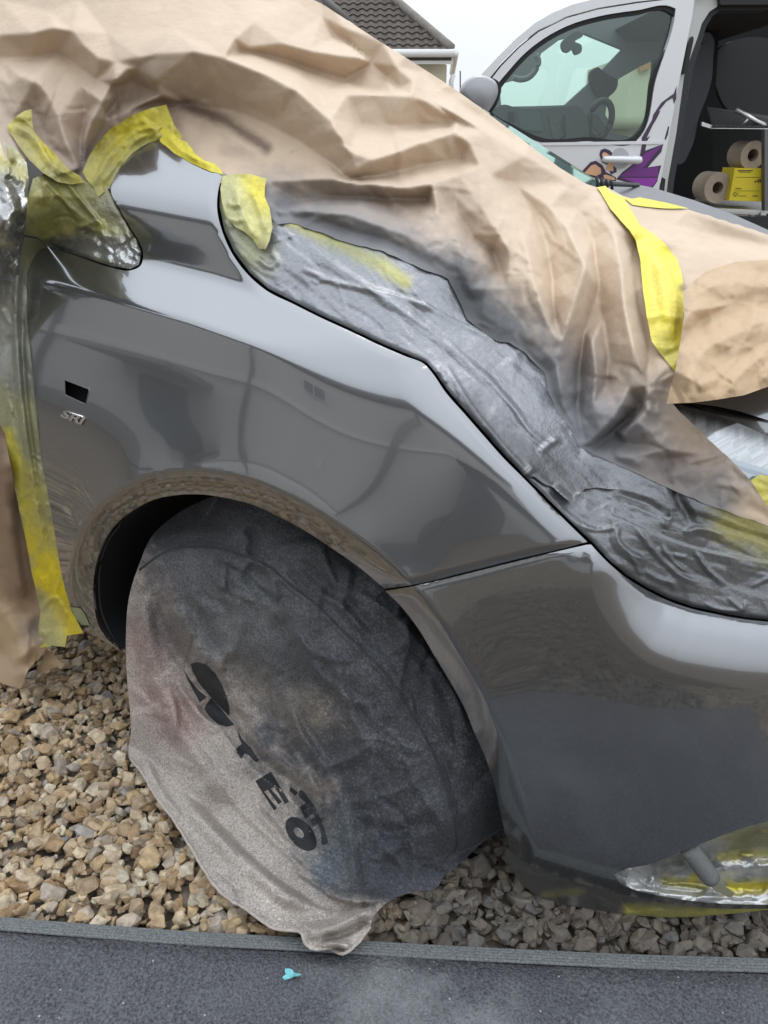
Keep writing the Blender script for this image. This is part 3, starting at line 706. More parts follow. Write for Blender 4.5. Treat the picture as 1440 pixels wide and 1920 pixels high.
# ------------------------------------------------------------------ main masking paper over windscreen and bonnet
def creases(seed, n, x0, x1, y0, y1, ang, spread, L, h, w):
    r = np.random.RandomState(seed); out = []
    for _ in range(n):
        x, y = r.uniform(x0, x1), r.uniform(y0, y1); a = math.radians(ang+r.normal(0, spread)); l = L*r.uniform(.4, 1.5); b = r.normal(0, .10)*l
        dx, dy = math.cos(a)*l/2, math.sin(a)*l/2; ww = w*r.uniform(.5, 1.6); k = r.uniform(.25, .75)
        out.append((h*r.uniform(.3, 1.2)*(1 if r.rand() < .65 else -1), ww*k*2, ww*(1-k)*2, .85, [(x-dx, y-dy), (x-dy/l*b*2, y+dx/l*b*2), (x+dx, y+dy)]))
    return out
RIDGES = [
 [(248, 122, 20), (262, 107, 35), (300, 99, 45), (360, 97, 55), (420, 108, 56), (500, 140, 56), (560, 172, 50), (620, 225, 40), (655, 285, 28), (668, 318, 15)],
 [(302, 188, -25), (350, 195, -32), (395, 203, -38), (440, 210, -38), (500, 234, -36), (560, 264, -30), (610, 300, -24), (640, 326, -15)],
 [(365, 95, 55), (400, 88, 44), (440, 72, 46), (478, 40, 30)], [(450, 96, 10), (480, 100, 0), (560, 124, -22), (640, 150, -30), (700, 168, -24)],
 [(684, 109, 48), (640, 104, 38), (580, 95, 32), (530, 82, 32), (470, 90, 20)],
 [(602, 31, -8), (630, 68, -18), (696, 118, -22), (728, 146, -14), (748, 165, 6)],
 [(640, 50, 20), (718, 80, 28), (744, 125, 38), (777, 152, 38), (802, 185, 30), (856, 226, 18)], [(790, 136, -14), (850, 188, -18), (905, 226, -14), (960, 262, -8)],
 [(600, 178, 8), (650, 177, 20), (690, 176.5, 32), (735, 177, 38), (771, 179, 44), (800, 189, 44), (850, 212, 42), (920, 252, 38), (985, 292, 30), (1070, 345, 18), (1112, 361, 8)],
 [(675, 235, -18), (730, 240, -20), (790, 236, -16), (840, 236, -2)],
 [(668, 320, 12), (700, 300, 26), (740, 288, 28), (790, 268, 38), (830, 255, 42), (852, 247, 48), (880, 268, 40), (920, 330, 30), (950, 380, 20)],
 [(650, 336, -18), (720, 330, -28), (790, 312, -28), (838, 304, -18), (862, 300, -8)],
 [(500, 339, 4), (560, 337, 14), (630, 335, 20), (700, 346, 22), (760, 353, 26), (810, 345, 22), (858, 328, 16)],
 [(514, 392, -4), (560, 376, -14), (620, 369, -22), (720, 373, -22), (800, 374, -20)], [(516, 398, 0), (580, 396, 12), (650, 402, 18), (760, 440, 16), (842, 492, 8)], [(540, 408, -6), (640, 430, -12), (740, 462, -12), (800, 500, -6)],
 [(855, 398, -16), (880, 440, -28), (925, 475, -28), (938, 505, -20)], [(905, 392, 26), (935, 440, 28), (957, 480, 28), (948, 540, 16), (895, 568, 4)], [(820, 400, 16), (850, 430, 14), (872, 480, 20), (880, 540, 12)],
 [(900, 312, 36), (940, 370, 30), (985, 450, 36), (1005, 540, 42), (1030, 610, 36), (1058, 662, 20)], [(965, 345, -4), (1000, 395, -14), (1022, 450, -24), (1036, 525, -24), (1040, 600, -12)],
 [(1030, 388, 20), (1065, 430, 34), (1098, 500, 44), (1076, 570, 38), (1053, 640, 32), (1045, 700, 26), (1050, 748, 14)],
 [(1085, 392, -8), (1110, 450, -26), (1122, 540, -32), (1098, 620, -28), (1086, 700, -26), (1084, 782, -14)],
 [(1150, 428, 20), (1165, 500, 32), (1172, 580, 36), (1187, 650, 32), (1216, 722, 20), (1250, 757, 8)], [(1186, 470, -10), (1196, 560, -18), (1216, 650, -16)],
 [(1130, 600, -22), (1140, 660, -20), (1136, 720, -16)], [(1110, 640, 14), (1118, 700, 20), (1112, 760, 16)],
 [(1095, 838, 8), (1125, 812, 25), (1150, 785, 32), (1163, 760, 28), (1180, 725, 14)], [(1110, 840, -10), (1150, 808, -18), (1180, 785, -22), (1200, 764, -14)], [(1165, 815, 8), (1195, 790, 22), (1212, 772, 22), (1240, 765, 8)],
 [(1175, 832, -6), (1250, 842, 8), (1320, 852, 6), (1352, 866, 2)], [(1185, 856, 8), (1250, 862, -8), (1312, 876, 6), (1384, 896, 4)], [(1240, 790, 8), (1285, 818, -5), (1330, 842, 4)],
 [(-40, 68, 18), (0, 66, 22), (60, 62, 36), (100, 52, 42), (135, 58, 40), (155, 85, 30), (185, 110, 24), (215, 116, 20), (246, 123, 18)],
 [(-40, 115, -8), (0, 110, -12), (60, 110, -18), (110, 100, -16), (140, 120, -22), (180, 150, -22), (215, 160, -10)],
 [(0, 195, 0), (20, 160, 16), (40, 143, 28), (65, 148, 28), (90, 180, 22), (110, 225, 22), (125, 270, 16), (148, 318, 4)], [(70, 200, -16), (80, 240, -22), (100, 275, -12)], [(-20, 240, 6), (20, 225, -10), (40, 195, 6)],
 [(150, 160, -10), (165, 210, -28), (155, 260, -28), (152, 318, -10)], [(158, 262, 14), (172, 225, 26), (190, 190, 32), (215, 152, 32), (240, 128, 24)], [(175, 272, -10), (200, 218, -10), (225, 180, -16), (245, 150, -10)],
 [(196, 222, 14), (240, 208, 12), (300, 182, 8)], [(258, 128, 18), (292, 152, 20), (304, 180, 6)], [(225, 196, -8), (262, 176, -12), (285, 170, -6)],
 [(1212, 440, 6), (1300, 470, 16), (1400, 478, 14), (1540, 500, 8)], [(1260, 420, -6), (1340, 440, -12), (1460, 466, -6)], [(1290, 396, 6), (1360, 420, 8), (1440, 446, 4)]]
FLATS = [(x, y, 0) for x, y in ((-80, -80), (150, -80), (600, -80), (800, 60), (1000, 240), (1130, 330), (1300, 370), (1600, 450), (1600, 760), (1440, 700), (1330, 620), (1600, 1040), (1470, 1000), (1320, 950), (1220, 905), (1110, 860), (960, 660), (1000, 720), (860, 560), (-80, 400), (60, 320), (330, 290), (420, 326), (280, 270))]
FLATS += [(0, 0, 0), (150, 0, 4), (300, 0, 0), (450, 0, 5), (560, 5, 5), (200, 62, 10), (320, 50, 12), (90, 20, 6), (420, 270, -24), (480, 290, -22), (560, 310, -18), (380, 240, -30)]
_all = [q for l in RIDGES for q in l]
_tin1 = tin(RIDGES, FLATS)
_tin2 = tin([], spread(5, -100, 1640, -100, 1080, 58, 5.0, None))
_tin3 = tin([], spread(6, -80, 1600, 100, 1040, 25, 1.15, None))
PF2 = creases(301, 80, 1030, 1430, 700, 970, 35, 40, 60, 3.4, 8)+creases(302, 60, 500, 1000, 340, 640, 28, 25, 80, 3.0, 9)+creases(303, 44, 0, 330, 150, 330, 65, 35, 60, 3.2, 8)+creases(304, 40, 900, 1280, 400, 760, 70, 25, 90, 3.0, 9)+creases(305, 22, 560, 1100, 100, 340, 25, 25, 90, 2.6, 10)
PLOW = [(470, 345), (500, 400), (520, 420), (545, 418), (590, 432), (640, 452), (720, 472), (800, 507), (840, 522), (864, 570), (876, 600), (900, 618), (930, 640), (955, 642), (985, 662), (1022, 700), (1028, 735), (1046, 775), (1068, 800), (1086, 838), (1110, 851), (1220, 900), (1320, 944), (1440, 986)]
def paper_disp(x, y):
    w = .3+.7*sstep(80, 300, y)
    big = sum(k*_tin1(x+a, y+b) for a, b, k in ((0, 0, .28), (2.5, 0, .09), (-2.5, 0, .09), (0, 2.5, .09), (0, -2.5, .09), (3.6, 3.6, .09), (-3.6, 3.6, .09), (3.6, -3.6, .09), (-3.6, -3.6, .09)))
    e, _, _ = seg_dist(x, y, PLOW)
    return (1.2*big+w*(_tin2(x, y)+_tin3(x, y)))*(.04+.96*sstep(0, 30, e))+folds(x, y, PF2)*(.3+.7*sstep(0, 14, e))
def paper_t(x, y): return upper_t(x, y)-paper_disp(x, y)
def paper_col(x, y):
    c = blobs(x, y, KRAFT, [
        ([(-20, 260), (60, 240), (150, 330), (200, 240), (300, 190)], 105, .5, MAUVE*1.25), ([(150, 330), (160, 290)], 34, .45, DARKG),
        ([(500, 360), (600, 395), (760, 420)], 60, .42, MAUVE), ([(640, 370), (860, 400)], 70, .35, MAUVE),
        ([(520, 410), (640, 450), (840, 525), (900, 600), (970, 650), (1040, 770), (1095, 850)], 95, .95, GREY*1.5), ([(860, 550), (930, 630)], 60, .9, DARKG),
        ([(1060, 720), (1110, 800), (1190, 790)], 110, .75, GREY*1.5), ([(1100, 640), (1180, 740)], 75, .3, MAUVE),
        ([(1100, 850), (1220, 895), (1330, 935)], 100, .85, GREY*1.4), ([(1240, 880), (1330, 850)], 70, .45, MAUVE), ([(1420, 960), (1440, 975)], 50, .5, (.55, .40, .25)),
        ([(345, 195), (420, 225), (500, 277)], 15, .85, (.13, .09, .07)), ([(420, 282), (470, 290)], 14, .3, MAUVE)], .22, 40)
    return c*(1+.05*fbm(x, y, 90, 4.))[:, None]
PAPER = resample([(-60, -60), (578, -60), (580, -4), (605, 8), (650, 37), (700, 70), (740, 95), (780, 120), (850, 165), (905, 205), (950, 239), (990, 270), (1050, 315), (1100, 345), (1122, 352), (1140, 352), (1170, 368),
     (1210, 380), (1290, 393), (1360, 414), (1440, 440), (1560, 486), (1560, 740), (1440, 700), (1290, 720), (1262, 758), (1285, 782), (1320, 815), (1345, 840), (1380, 870), (1410, 905), (1440, 950), (1470, 1000),
     (1440, 986), (1320, 944), (1220, 900), (1110, 851), (1086, 838), (1068, 800), (1046, 775), (1028, 735), (1022, 700), (985, 662), (955, 642), (930, 640), (900, 618), (876, 600), (864, 570), (840, 522), (800, 507), (720, 472), (640, 452), (590, 432), (545, 418), (520, 420),
     (500, 400), (470, 345), (418, 324), (360, 300), (330, 284), (300, 268), (270, 268), (200, 330), (160, 350), (120, 335), (60, 300), (20, 300), (-60, 330), (-60, -60)], 7)[:-1]
PAPER[:, 1] += np.where((PAPER[:, 1] > 400) & (PAPER[:, 0] < 1420), 3*smooth_noise(PAPER[:, 0], PAPER[:, 1], 14, 3.), 0)
tag(sheet('masking_paper', PAPER, paper_t, 3.7, M['paper'], None, colfun=paper_col), 'large crumpled kraft paper sheet draped over windscreen and bonnet', 'masking paper')

# kraft sheet laid over the far side of the headlight, with a torn lower edge
_k2a = tin([], spread(15, 1200, 1600, 450, 800, 60, 9.)); _k2b1 = tin([], spread(16, 1200, 1600, 450, 800, 26, 3.0)); _k2c = tin([], spread(18, 1200, 1600, 450, 800, 13, .8))
def _k2b(x, y): return _k2b1(x, y)+_k2c(x, y)
def kraft2_t(x, y):
    lift = .075+.03*sstep(640, 760, y)*sstep(1240, 1300, x)
    f = folds(x, y, [(16, 30, 40, .9, [(1270, 690), (1350, 640), (1440, 600), (1540, 590)]), (12, 26, 30, .9, [(1290, 560), (1360, 530), (1440, 540), (1540, 520)]), (-10, 40, 40, 0, [(1300, 620), (1400, 580), (1540, 560)]),
                     (10, 20, 30, .9, [(1360, 740), (1400, 690), (1440, 660)]), (9, 20, 20, .9, [(1400, 500), (1420, 560), (1400, 640)]), (12, 16, 24, .9, [(1420, 725), (1450, 690), (1540, 680)])])
    return upper_t(x, y)-lift-1.2*f-_k2a(x, y)-_k2b(x, y)
K2 = resample([(1250, 757), (1258, 722), (1266, 697), (1276, 640), (1283, 590), (1280, 548), (1300, 528), (1322, 510), (1350, 500), (1380, 491), (1440, 487), (1560, 490), (1560, 690), (1440, 725), (1395, 741), (1340, 750), (1300, 755), (1250, 757)], 6)[:-1]
tag(sheet('masking_paper', K2, kraft2_t, 3.6, M['paper'], None, colfun=lambda x, y: blobs(x, y, KRAFT2, [([(1280, 745), (1440, 735)], 40, .35, (.38, .25, .14)), ([(1262, 700), (1280, 560)], 18, .3, MAUVE)])),
    'browner kraft paper piece with a torn lower edge hanging above the headlight', 'masking paper')

# door sheet at the left edge
DF = [(22, 30, 30, 0, [(10, 820), (20, 1000), (45, 1150)]), (-16, 20, 26, 0, [(30, 900), (45, 1050), (66, 1160)]), (18, 30, 30, .9, [(-10, 1130), (30, 1190), (45, 1290)]), (14, 16, 24, .9, [(82, 1190), (50, 1225), (20, 1240)]), (-12, 14, 16, 0, [(70, 1150), (64, 1210), (60, 1260)])]
_dpa = tin([], spread(17, -100, 160, 740, 1330, 40, 4.))
def door_t(x, y): return upper_t(x, y)+.004-1.6*folds(x, y, DF)-_dpa(x, y)
DP = resample([(-60, 780), (2, 780), (16, 852), (28, 916), (39, 969), (53, 1036), (60, 1075), (76, 1146), (78, 1180), (90, 1205), (96, 1222), (84, 1216), (70, 1236), (53, 1256), (46, 1275), (39, 1292), (20, 1287), (0, 1280), (-60, 1275), (-60, 780)], 6)[:-1]
tag(sheet('masking_paper', DP, door_t, 5, M['paper'], None, colfun=lambda x, y: blobs(x, y, KRAFT2*1.05, [([(10, 800), (40, 1100)], 75, .8, (.19, .125, .085)), ([(66, 1180)], 45, .7, (.20, .17, .15)), ([(0, 1240), (40, 1280)], 40, .5, KRAFT)])),
    'brown kraft paper hanging down the door beside yellow tape', 'masking paper')
FP = resample([(88, 1212), (99, 1222), (108, 1236), (118, 1246), (92, 1256), (66, 1266), (78, 1240), (88, 1212)], 5)[:-1]
tag(sheet('paper_scrap', FP, lambda x, y: upper_t(x, y)+.05-folds(x, y, [(8, 8, 10, .9, [(70, 1264), (92, 1244), (118, 1248)])]), 5, M['paper'], None, colfun=lambda x, y: blobs(x, y, KRAFT2*.9, [])), 'small folded end of brown paper just above the gravel under the door', 'paper')

# ------------------------------------------------------------------ masking tape
def tape(name, label, poly, tf, base, lst, sp=4., fl=.5, material='tape', jit=.5, sc=40, rag=.8, dust=None, cat='masking tape', smoothp=False, group=None, lip=0.):
    if dust is None: dust = .22 if min(q[0] for q in poly) < 200 and poly[0][0] < 420 else .1
    p = catmull(poly, 7, True) if smoothp else resample(poly+poly[:1], 7)[:-1]
    if rag: p = p+np.stack([rag*smooth_noise(p[:, 0], p[:, 1], 9, 1.), rag*smooth_noise(p[:, 0], p[:, 1], 9, 2.)], 1)
    def cf(x, y):
        c = blobs(x, y, base, lst, jit, sc)
        k = (dust*np.clip(.5+1.6*fbm(x, y, 30, 7., 3)+.9*fbm(x, y, 6, 8., 2), 0, 1))[:, None]
        return c*(1-k)+np.array((.17, .17, .165))*k
    def ff(x, y):
        c = cf(x, y); sat = (c.max(1)-c.min(1))/np.maximum(c.max(1), .01)
        return np.clip(fl*(1-sat*1.25), 0, 1)
    o = sheet(name, p, tf, sp, M[material], None, colfun=cf, flfun=ff, lip=lip)
    return tag(o, label, cat, group)
wr_ = 0
def wr(seed, n, x0, x1, y0, y1, ang, spread, L, h, w):
    r = np.random.RandomState(seed); out = []
    for _ in range(n):
        x, y = r.uniform(x0, x1), r.uniform(y0, y1); a = math.radians(ang+r.normal(0, spread)); l = L*r.uniform(.5, 1.4); b = r.normal(0, .12)*l
        dx, dy = math.cos(a)*l/2, math.sin(a)*l/2
        ww = w*r.uniform(.6, 1.5)
        out.append((h*r.uniform(.3, 1.2)*(1 if r.rand() < .75 else -1), ww, ww*r.uniform(.7, 1.8), .9, [(x-dx, y-dy), (x-dy/l*b*2, y+dx/l*b*2), (x+dx, y+dy)]))
    return out

# grey sprayed tape round the headlight, over the lower strip and then the upper strip along the wing
W2 = [(6, 5, 8, .9, [(1088, 986), (1130, 993), (1162, 984)]), (11, 7, 16, .9, [(1162, 982), (1157, 1006), (1180, 1036), (1214, 1052)]), (7, 6, 9, .9, [(1192, 988), (1245, 1052), (1280, 1081), (1314, 1094)]),
      (5, 6, 8, .9, [(1240, 1020), (1266, 1056), (1290, 1074)]), (7, 5, 9, .9, [(1303, 1032), (1330, 1070), (1362, 1097)]), (4, 4, 16, .6, [(1128, 958), (1185, 984), (1295, 1027), (1440, 1056), (1540, 1075)]),
      (5, 4, 7, .9, [(1408, 1101), (1430, 1088), (1470, 1080)]), (6, 7, 9, .9, [(1206, 1068), (1240, 1088), (1262, 1094), (1266, 1108)]), (5, 6, 8, .9, [(1180, 1040), (1196, 1062), (1204, 1080)]), (-6, 10, 14, .8, [(1150, 925), (1215, 945), (1248, 965)]),
      (6, 8, 16, .9, [(1255, 970), (1258, 955), (1250, 985), (1240, 978)]), (-8, 16, 16, 0, [(1255, 905), (1275, 940), (1300, 985)]), (7, 8, 14, .9, [(1280, 1000), (1305, 992), (1362, 1004)]), (-6, 12, 10, 0, [(1300, 965), (1400, 1000), (1480, 1030)]),
      (4, 5, 6, .9, [(1365, 1120), (1395, 1142), (1398, 1125)]), (5, 5, 7, .9, [(1262, 1040), (1290, 1045)]), (4, 4, 6, .9, [(1320, 1130), (1340, 1140), (1388, 1146)])]
W2 += wr(31, 20, 1100, 1440, 920, 1140, 20, 25, 70, 1.1, 7)
def stretched(seed, ang, ratio, sp, amp, box):
    xs, ys = along(np.array([box[0], box[1], box[0], box[1]], float), np.array([box[2], box[2], box[3], box[3]], float), ang, ratio)
    f = tin([], spread(seed, xs.min()-30, xs.max()+30, ys.min()-30, ys.max()+30, sp, amp))
    return lambda x, y: f(*along(x, y, ang, ratio))
_t2a = stretched(32, 20, 4, 16, 1.1, (950, 1560, 820, 1200)); _t2b = tin([], spread(33, 940, 1580, 800, 1220, 30, 1.0))
def _t2f(x, y): return _t2a(x, y)+_t2b(x, y)
_t1a = stretched(34, 42, 6, 13, .9, (400, 1180, 320, 960)); _t1b = tin([], spread(35, 380, 1200, 310, 980, 34, 1.2))
def _t1f(x, y): return _t1a(x, y)+_t1b(x, y)
def t2_t(x, y): return np.where(inside(x, y, PAPER), np.maximum(_t2_t(x, y), paper_t(x, y)+.001), _t2_t(x, y))
def t1_t(x, y): return np.where(inside(x, y, PAPER), np.maximum(_t1_t(x, y), paper_t(x, y)+.001), _t1_t(x, y))
def _t2_t(x, y):
    d, _, _ = seg_dist(x, y, HL_LOW); d2, _, _ = seg_dist(x, y, GAP_BONNET[14:])
    dd = np.minimum(d, d2)
    return upper_t(x, y)+.012*np.clip(1-dd/14, 0, 1)**2-.75*folds(x, y, W2)-_t2f(x, y)+.001
hl_in = [(x+3, y-3.5) for x, y in HL_LOW]
T2 = [(975, 885), (1010, 918), (1060, 968)]+hl_in+[(1540, 1010), (1440, 985), (1320, 942), (1220, 898), (1110, 848), (1080, 832), (1010, 850)]
tape('masking_tape', 'dark grey sprayed tape with blistered wrinkles along the top edge of the bumper', T2, t2_t, DARKG*2.5, [([(1100, 870), (1300, 960), (1440, 1010)], 55, .35, GREY*1.4), ([(1440, 1000), (1380, 965)], 62, .9, (.30, .27, .07)), ([(1380, 985), (1540, 1040)], 30, .7, (.28, .25, .08)), ([(1200, 1060), (1300, 1090)], 40, .4, GREY), ([(1260, 930), (1310, 975)], 25, .7, (.05, .05, .05))], 2.7, .82, sc=30)
W1 = [(5, 10, 14, .8, [(560, 445), (660, 520), (780, 600), (900, 700), (1020, 830)]), (5, 6, 10, .9, [(835, 680), (870, 740), (930, 820), (985, 880)]), (5, 8, 8, .9, [(815, 690), (830, 700), (838, 720)]), (7, 8, 10, .9, [(980, 896), (995, 880), (1003, 875)]),
      (4, 7, 8, .9, [(900, 690), (960, 760), (1000, 815), (1040, 840)]), (6, 10, 10, .9, [(1010, 850), (1030, 832), (1050, 822)]), (4, 6, 12, .9, [(680, 535), (760, 560), (820, 580)]), (5, 6, 9, .9, [(560, 500), (620, 525), (700, 545)]),
      (4, 6, 8, .9, [(480, 480), (510, 500), (520, 490), (505, 470)]), (3, 5, 9, .9, [(760, 520), (800, 570), (860, 605), (940, 640)]), (14, 10, 12, .9, [(1036, 912), (1060, 932), (1075, 946), (1090, 925)])]
W1 += wr(41, 34, 460, 1100, 430, 900, 42, 7, 120, 1.5, 6)+wr(42, 24, 420, 640, 400, 600, 25, 40, 40, 1.8, 5)
def _t1_t(x, y):
    d, _, _ = seg_dist(x, y, GAP_BONNET)
    return upper_t(x, y)-.0035+.016*np.clip(1-d/13, 0, 1)**2-folds(x, y, W1)-_t1f(x, y)+sstep(840, 640, y)*.006
gap_in = [(x+4.5, y-3) for x, y in GAP_BONNET[2:19]]
T1 = [(415, 345), (412, 362)]+gap_in+[(1000, 893), (1022, 908), (1036, 913), (1052, 928), (1075, 946), (1083, 930), (1096, 917), (1120, 914), (1140, 917), (1160, 917), (1130, 880), (1108, 835), (1080, 785), (1062, 725), (1012, 645), (925, 572), (870, 495), (740, 435), (610, 405), (540, 395), (510, 380), (490, 340)]
tape('masking_tape', 'grey sprayed tape strip with a torn pointed end along the wing gap', T1, t1_t, GREY*1.95, [([(440, 400), (470, 470)], 60, .8, (.33, .33, .18)), ([(430, 350), (480, 380)], 50, .8, PALEY), ([(530, 405), (620, 450), (720, 500), (760, 530)], 17, .9, (.50, .47, .12)), ([(560, 460), (700, 540), (860, 620)], 45, .45, (.26, .27, .28)), ([(870, 770), (1000, 880), (1120, 900)], 60, .7, DARKG), ([(620, 470), (700, 480)], 30, .4, (.2, .22, .2))], 3.2, .8, sc=40)
WC = [(7, 8, 12, .9, [(440, 345), (456, 400), (480, 450)]), (5, 6, 8, .9, [(425, 380), (440, 385), (450, 382)]), (5, 5, 8, .9, [(428, 410), (445, 414), (455, 410)]), (6, 8, 10, .9, [(470, 350), (490, 400), (500, 440)]), (5, 7, 7, .9, [(432, 440), (455, 440)])]
tape('masking_tape', 'pale yellow tape tab curling over the rear corner of the bonnet gap', [(418, 330), (440, 326), (468, 326), (500, 335), (497, 350), (496, 368), (506, 392), (511, 425), (505, 452), (498, 467), (486, 466), (474, 448), (458, 434), (440, 425), (425, 405), (416, 380), (413, 355)],
     lambda x, y: upper_t(x, y)-.008-folds(x, y, WC)-facet(x, y, 24, .3, 51.)*.004, PALEY, [([(480, 340), (500, 380)], 30, .9, YEL), ([(425, 360), (440, 420)], 26, .5, (.36, .36, .2)), ([(490, 460)], 26, .7, OLIVE*1.3)], 3.2, .2)

# bright strap across the bonnet
WS = [(12, 30, 40, 0, [(1150, 372), (1190, 440), (1240, 520), (1250, 640)]), (-8, 22, 22, 0, [(1205, 470), (1225, 540), (1240, 620)]), (7, 12, 16, .9, [(1230, 480), (1265, 540), (1262, 640)]), (6, 9, 14, .9, [(1212, 600), (1240, 590), (1278, 600)]), (5, 8, 12, .9, [(1220, 640), (1250, 655), (1272, 650)]), (5, 8, 10, .9, [(1150, 390), (1180, 405), (1195, 430)])]
def strap_t(x, y): return np.minimum(paper_t(x, y), upper_t(x, y)-.004)-.006-folds(x, y, WS)-facet(x, y, 40, .3, 61.)*.004
tape('masking_tape', 'wide bright yellow tape strip running down across the paper on the bonnet', [(1120, 351), (1135, 348), (1146, 360), (1170, 371), (1186, 398), (1200, 422), (1225, 438), (1248, 458), (1270, 487), (1279, 515), (1281, 535), (1284, 560), (1281, 600), (1277, 650), (1273, 680), (1266, 697), (1242, 668), (1222, 640), (1213, 595), (1205, 540), (1201, 490), (1192, 450), (1180, 432), (1162, 412), (1145, 392), (1133, 372)],
     strap_t, YEL, [([(1250, 660), (1265, 690)], 34, .6, (.45, .40, .06)), ([(1210, 460), (1240, 540)], 34, .35, (.80, .72, .12)), ([(1280, 540)], 10, .8, (.12, .07, .03))], 3.4, 0., jit=.3)
tape('masking_tape', 'thin bright yellow tape edge along the far bonnet edge of the paper', [(1168, 370), (1185, 373), (1200, 370), (1230, 376), (1262, 383), (1292, 391), (1250, 391), (1212, 388), (1186, 384)], lambda x, y: paper_t(x, y)-.004, YEL, [], 3., 0.)

# the scuttle-side and quarter-light tapes
_fa = tin([], spread(43, 130, 360, 170, 400, 20, 1.6))
WA = wr(71, 22, 160, 330, 195, 360, -48, 14, 60, 3.2, 7)+[(7, 8, 12, .9, [(172, 352), (215, 280), (262, 245), (310, 236)]), (6, 6, 9, .9, [(190, 345), (225, 300), (262, 258), (300, 250)]), (7, 10, 12, .9, [(258, 222), (285, 240), (300, 262)])]
def ta_t(x, y): return np.minimum(paper_t(x, y), upper_t(x, y))-.004-folds(x, y, WA)-_fa(x, y)
_fq = tin([], spread(37, 20, 300, 300, 530, 20, 2.1)); _fq2 = tin([], spread(38, 150, 300, 390, 530, 12, 2.))
def _fqq(x, y): return _fq(x, y)+_fq2(x, y)*sstep(.0, 40, (x-205)+(y-440)*.5)
WQ = wr(72, 26, 50, 260, 330, 500, 38, 18, 70, 2.6, 6)+[(6, 5, 7, .9, [(80, 335), (105, 360), (140, 398)]), (7, 6, 8, .9, [(108, 320), (150, 372), (195, 428)]), (8, 8, 10, .9, [(140, 430), (190, 418), (195, 445), (205, 440)]), (-8, 10, 10, 0, [(150, 428), (190, 452), (192, 464)])]+wr(73, 24, 200, 262, 425, 500, 60, 50, 26, 4.5, 5)+[(4, 9, 9, .9, [(88, 452), (160, 476), (230, 498)])]
def tq_t(x, y):
    d, _, _ = seg_dist(x, y, SAIL[:10])
    return upper_t(x, y)-.001+.008*np.clip(1-d/9, 0, 1)**2-folds(x, y, WQ)-_fqq(x, y)
Q = [(88, 460), (150, 480), (210, 499), (245, 504), (260, 497), (265, 472), (257, 452), (242, 428), (222, 393), (206, 360), (192, 346), (160, 338), (120, 330), (85, 325), (62, 335), (52, 370), (48, 410), (42, 440), (70, 445)]
tape('quarter_light_cover', 'olive grey taped-over quarter light with a crinkled silver tip beside the mirror', Q, tq_t, OLIVE*1.05, [([(110, 335), (80, 420)], 50, .6, (.30, .27, .06)), ([(120, 455), (190, 470), (240, 490)], 32, .95, SILV*.7), ([(225, 470), (250, 490)], 42, 1., SILV*.9), ([(190, 425), (235, 430)], 16, .7, (.45, .42, .12)), ([(210, 380), (235, 430)], 30, .7, (.20, .19, .14)), ([(70, 432), (130, 432)], 16, .7, (.40, .37, .10))], 3., .9, 'foil', cat='tape cover')
tape('masking_tape', 'yellow and grey creased tape strip rising to a point above the A-pillar', [(155, 322), (165, 297), (182, 268), (208, 241), (250, 215), (285, 202), (311, 196), (318, 212), (326, 234), (342, 256), (333, 264), (316, 262), (298, 262), (270, 271), (250, 285), (220, 320), (205, 352), (184, 370), (176, 352), (162, 336)],
     ta_t, YEL*.9, [([(165, 320), (200, 330)], 55, .6, OLIVE*1.2), ([(205, 350), (250, 282), (298, 260)], 22, .6, (.36, .34, .12)), ([(170, 290), (215, 240)], 18, .45, (.30, .25, .06)), ([(180, 360)], 30, .6, OLIVE)], 3., .5)
tape('masking_tape', 'bright yellow tape strip edging the top of the wing below the paper', [(296, 240), (312, 236), (333, 258), (350, 266), (366, 288), (384, 301), (402, 306), (414, 318), (418, 327), (396, 322), (361, 307), (326, 287), (300, 265)],
     lambda x, y: np.minimum(upper_t(x, y), paper_t(x, y))-.007-folds(x, y, [(6, 8, 10, .9, [(310, 250), (345, 285), (400, 312)]), (5, 6, 8, .9, [(350, 268), (358, 290), (372, 300)])]), YEL, [([(300, 262), (418, 326)], 9, .5, YEL*1.1)], 3., 0., jit=.2)
WB = wr(74, 18, 10, 150, 205, 340, 45, 14, 60, 3.5, 7)+[(9, 9, 12, .9, [(20, 235), (55, 250), (100, 310), (150, 340)]), (8, 8, 10, .9, [(22, 222), (45, 218), (58, 224)])]
tape('masking_tape', 'olive yellow tape strip slanting down from the paper to the quarter light', [(12, 238), (28, 220), (45, 208), (59, 205), (60, 228), (64, 247), (82, 268), (105, 290), (128, 316), (150, 330), (158, 342), (135, 346), (108, 341), (78, 322), (55, 300), (36, 276), (24, 256)],
     lambda x, y: np.minimum(upper_t(x, y), paper_t(x, y))-.008-folds(x, y, WB)-facet(x, y, 26, .4, 74.)*.004, (.40, .34, .035), [([(50, 212), (20, 236)], 18, .6, (.50, .44, .08)), ([(60, 300), (120, 335)], 30, .6, OLIVE*1.1), ([(90, 290)], 26, .6, (.60, .50, .03)), ([(45, 250)], 24, .4, (.2, .17, .05))], 3., .4)
_fm = tin([], spread(36, -90, 90, 230, 560, 24, 6.)); _fq = tin([], spread(37, 20, 300, 300, 530, 20, 2.1)); _fq2 = tin([], spread(38, 180, 290, 400, 520, 11, 1.8))
WM = wr(75, 60, -20, 60, 300, 530, 70, 45, 46, 8, 9)+[(14, 14, 20, .9, [(0, 330), (25, 380), (10, 450)]), (10, 8, 14, .9, [(30, 400), (20, 470), (40, 520)]), (-12, 16, 16, 0, [(10, 330), (30, 345), (45, 340)])]
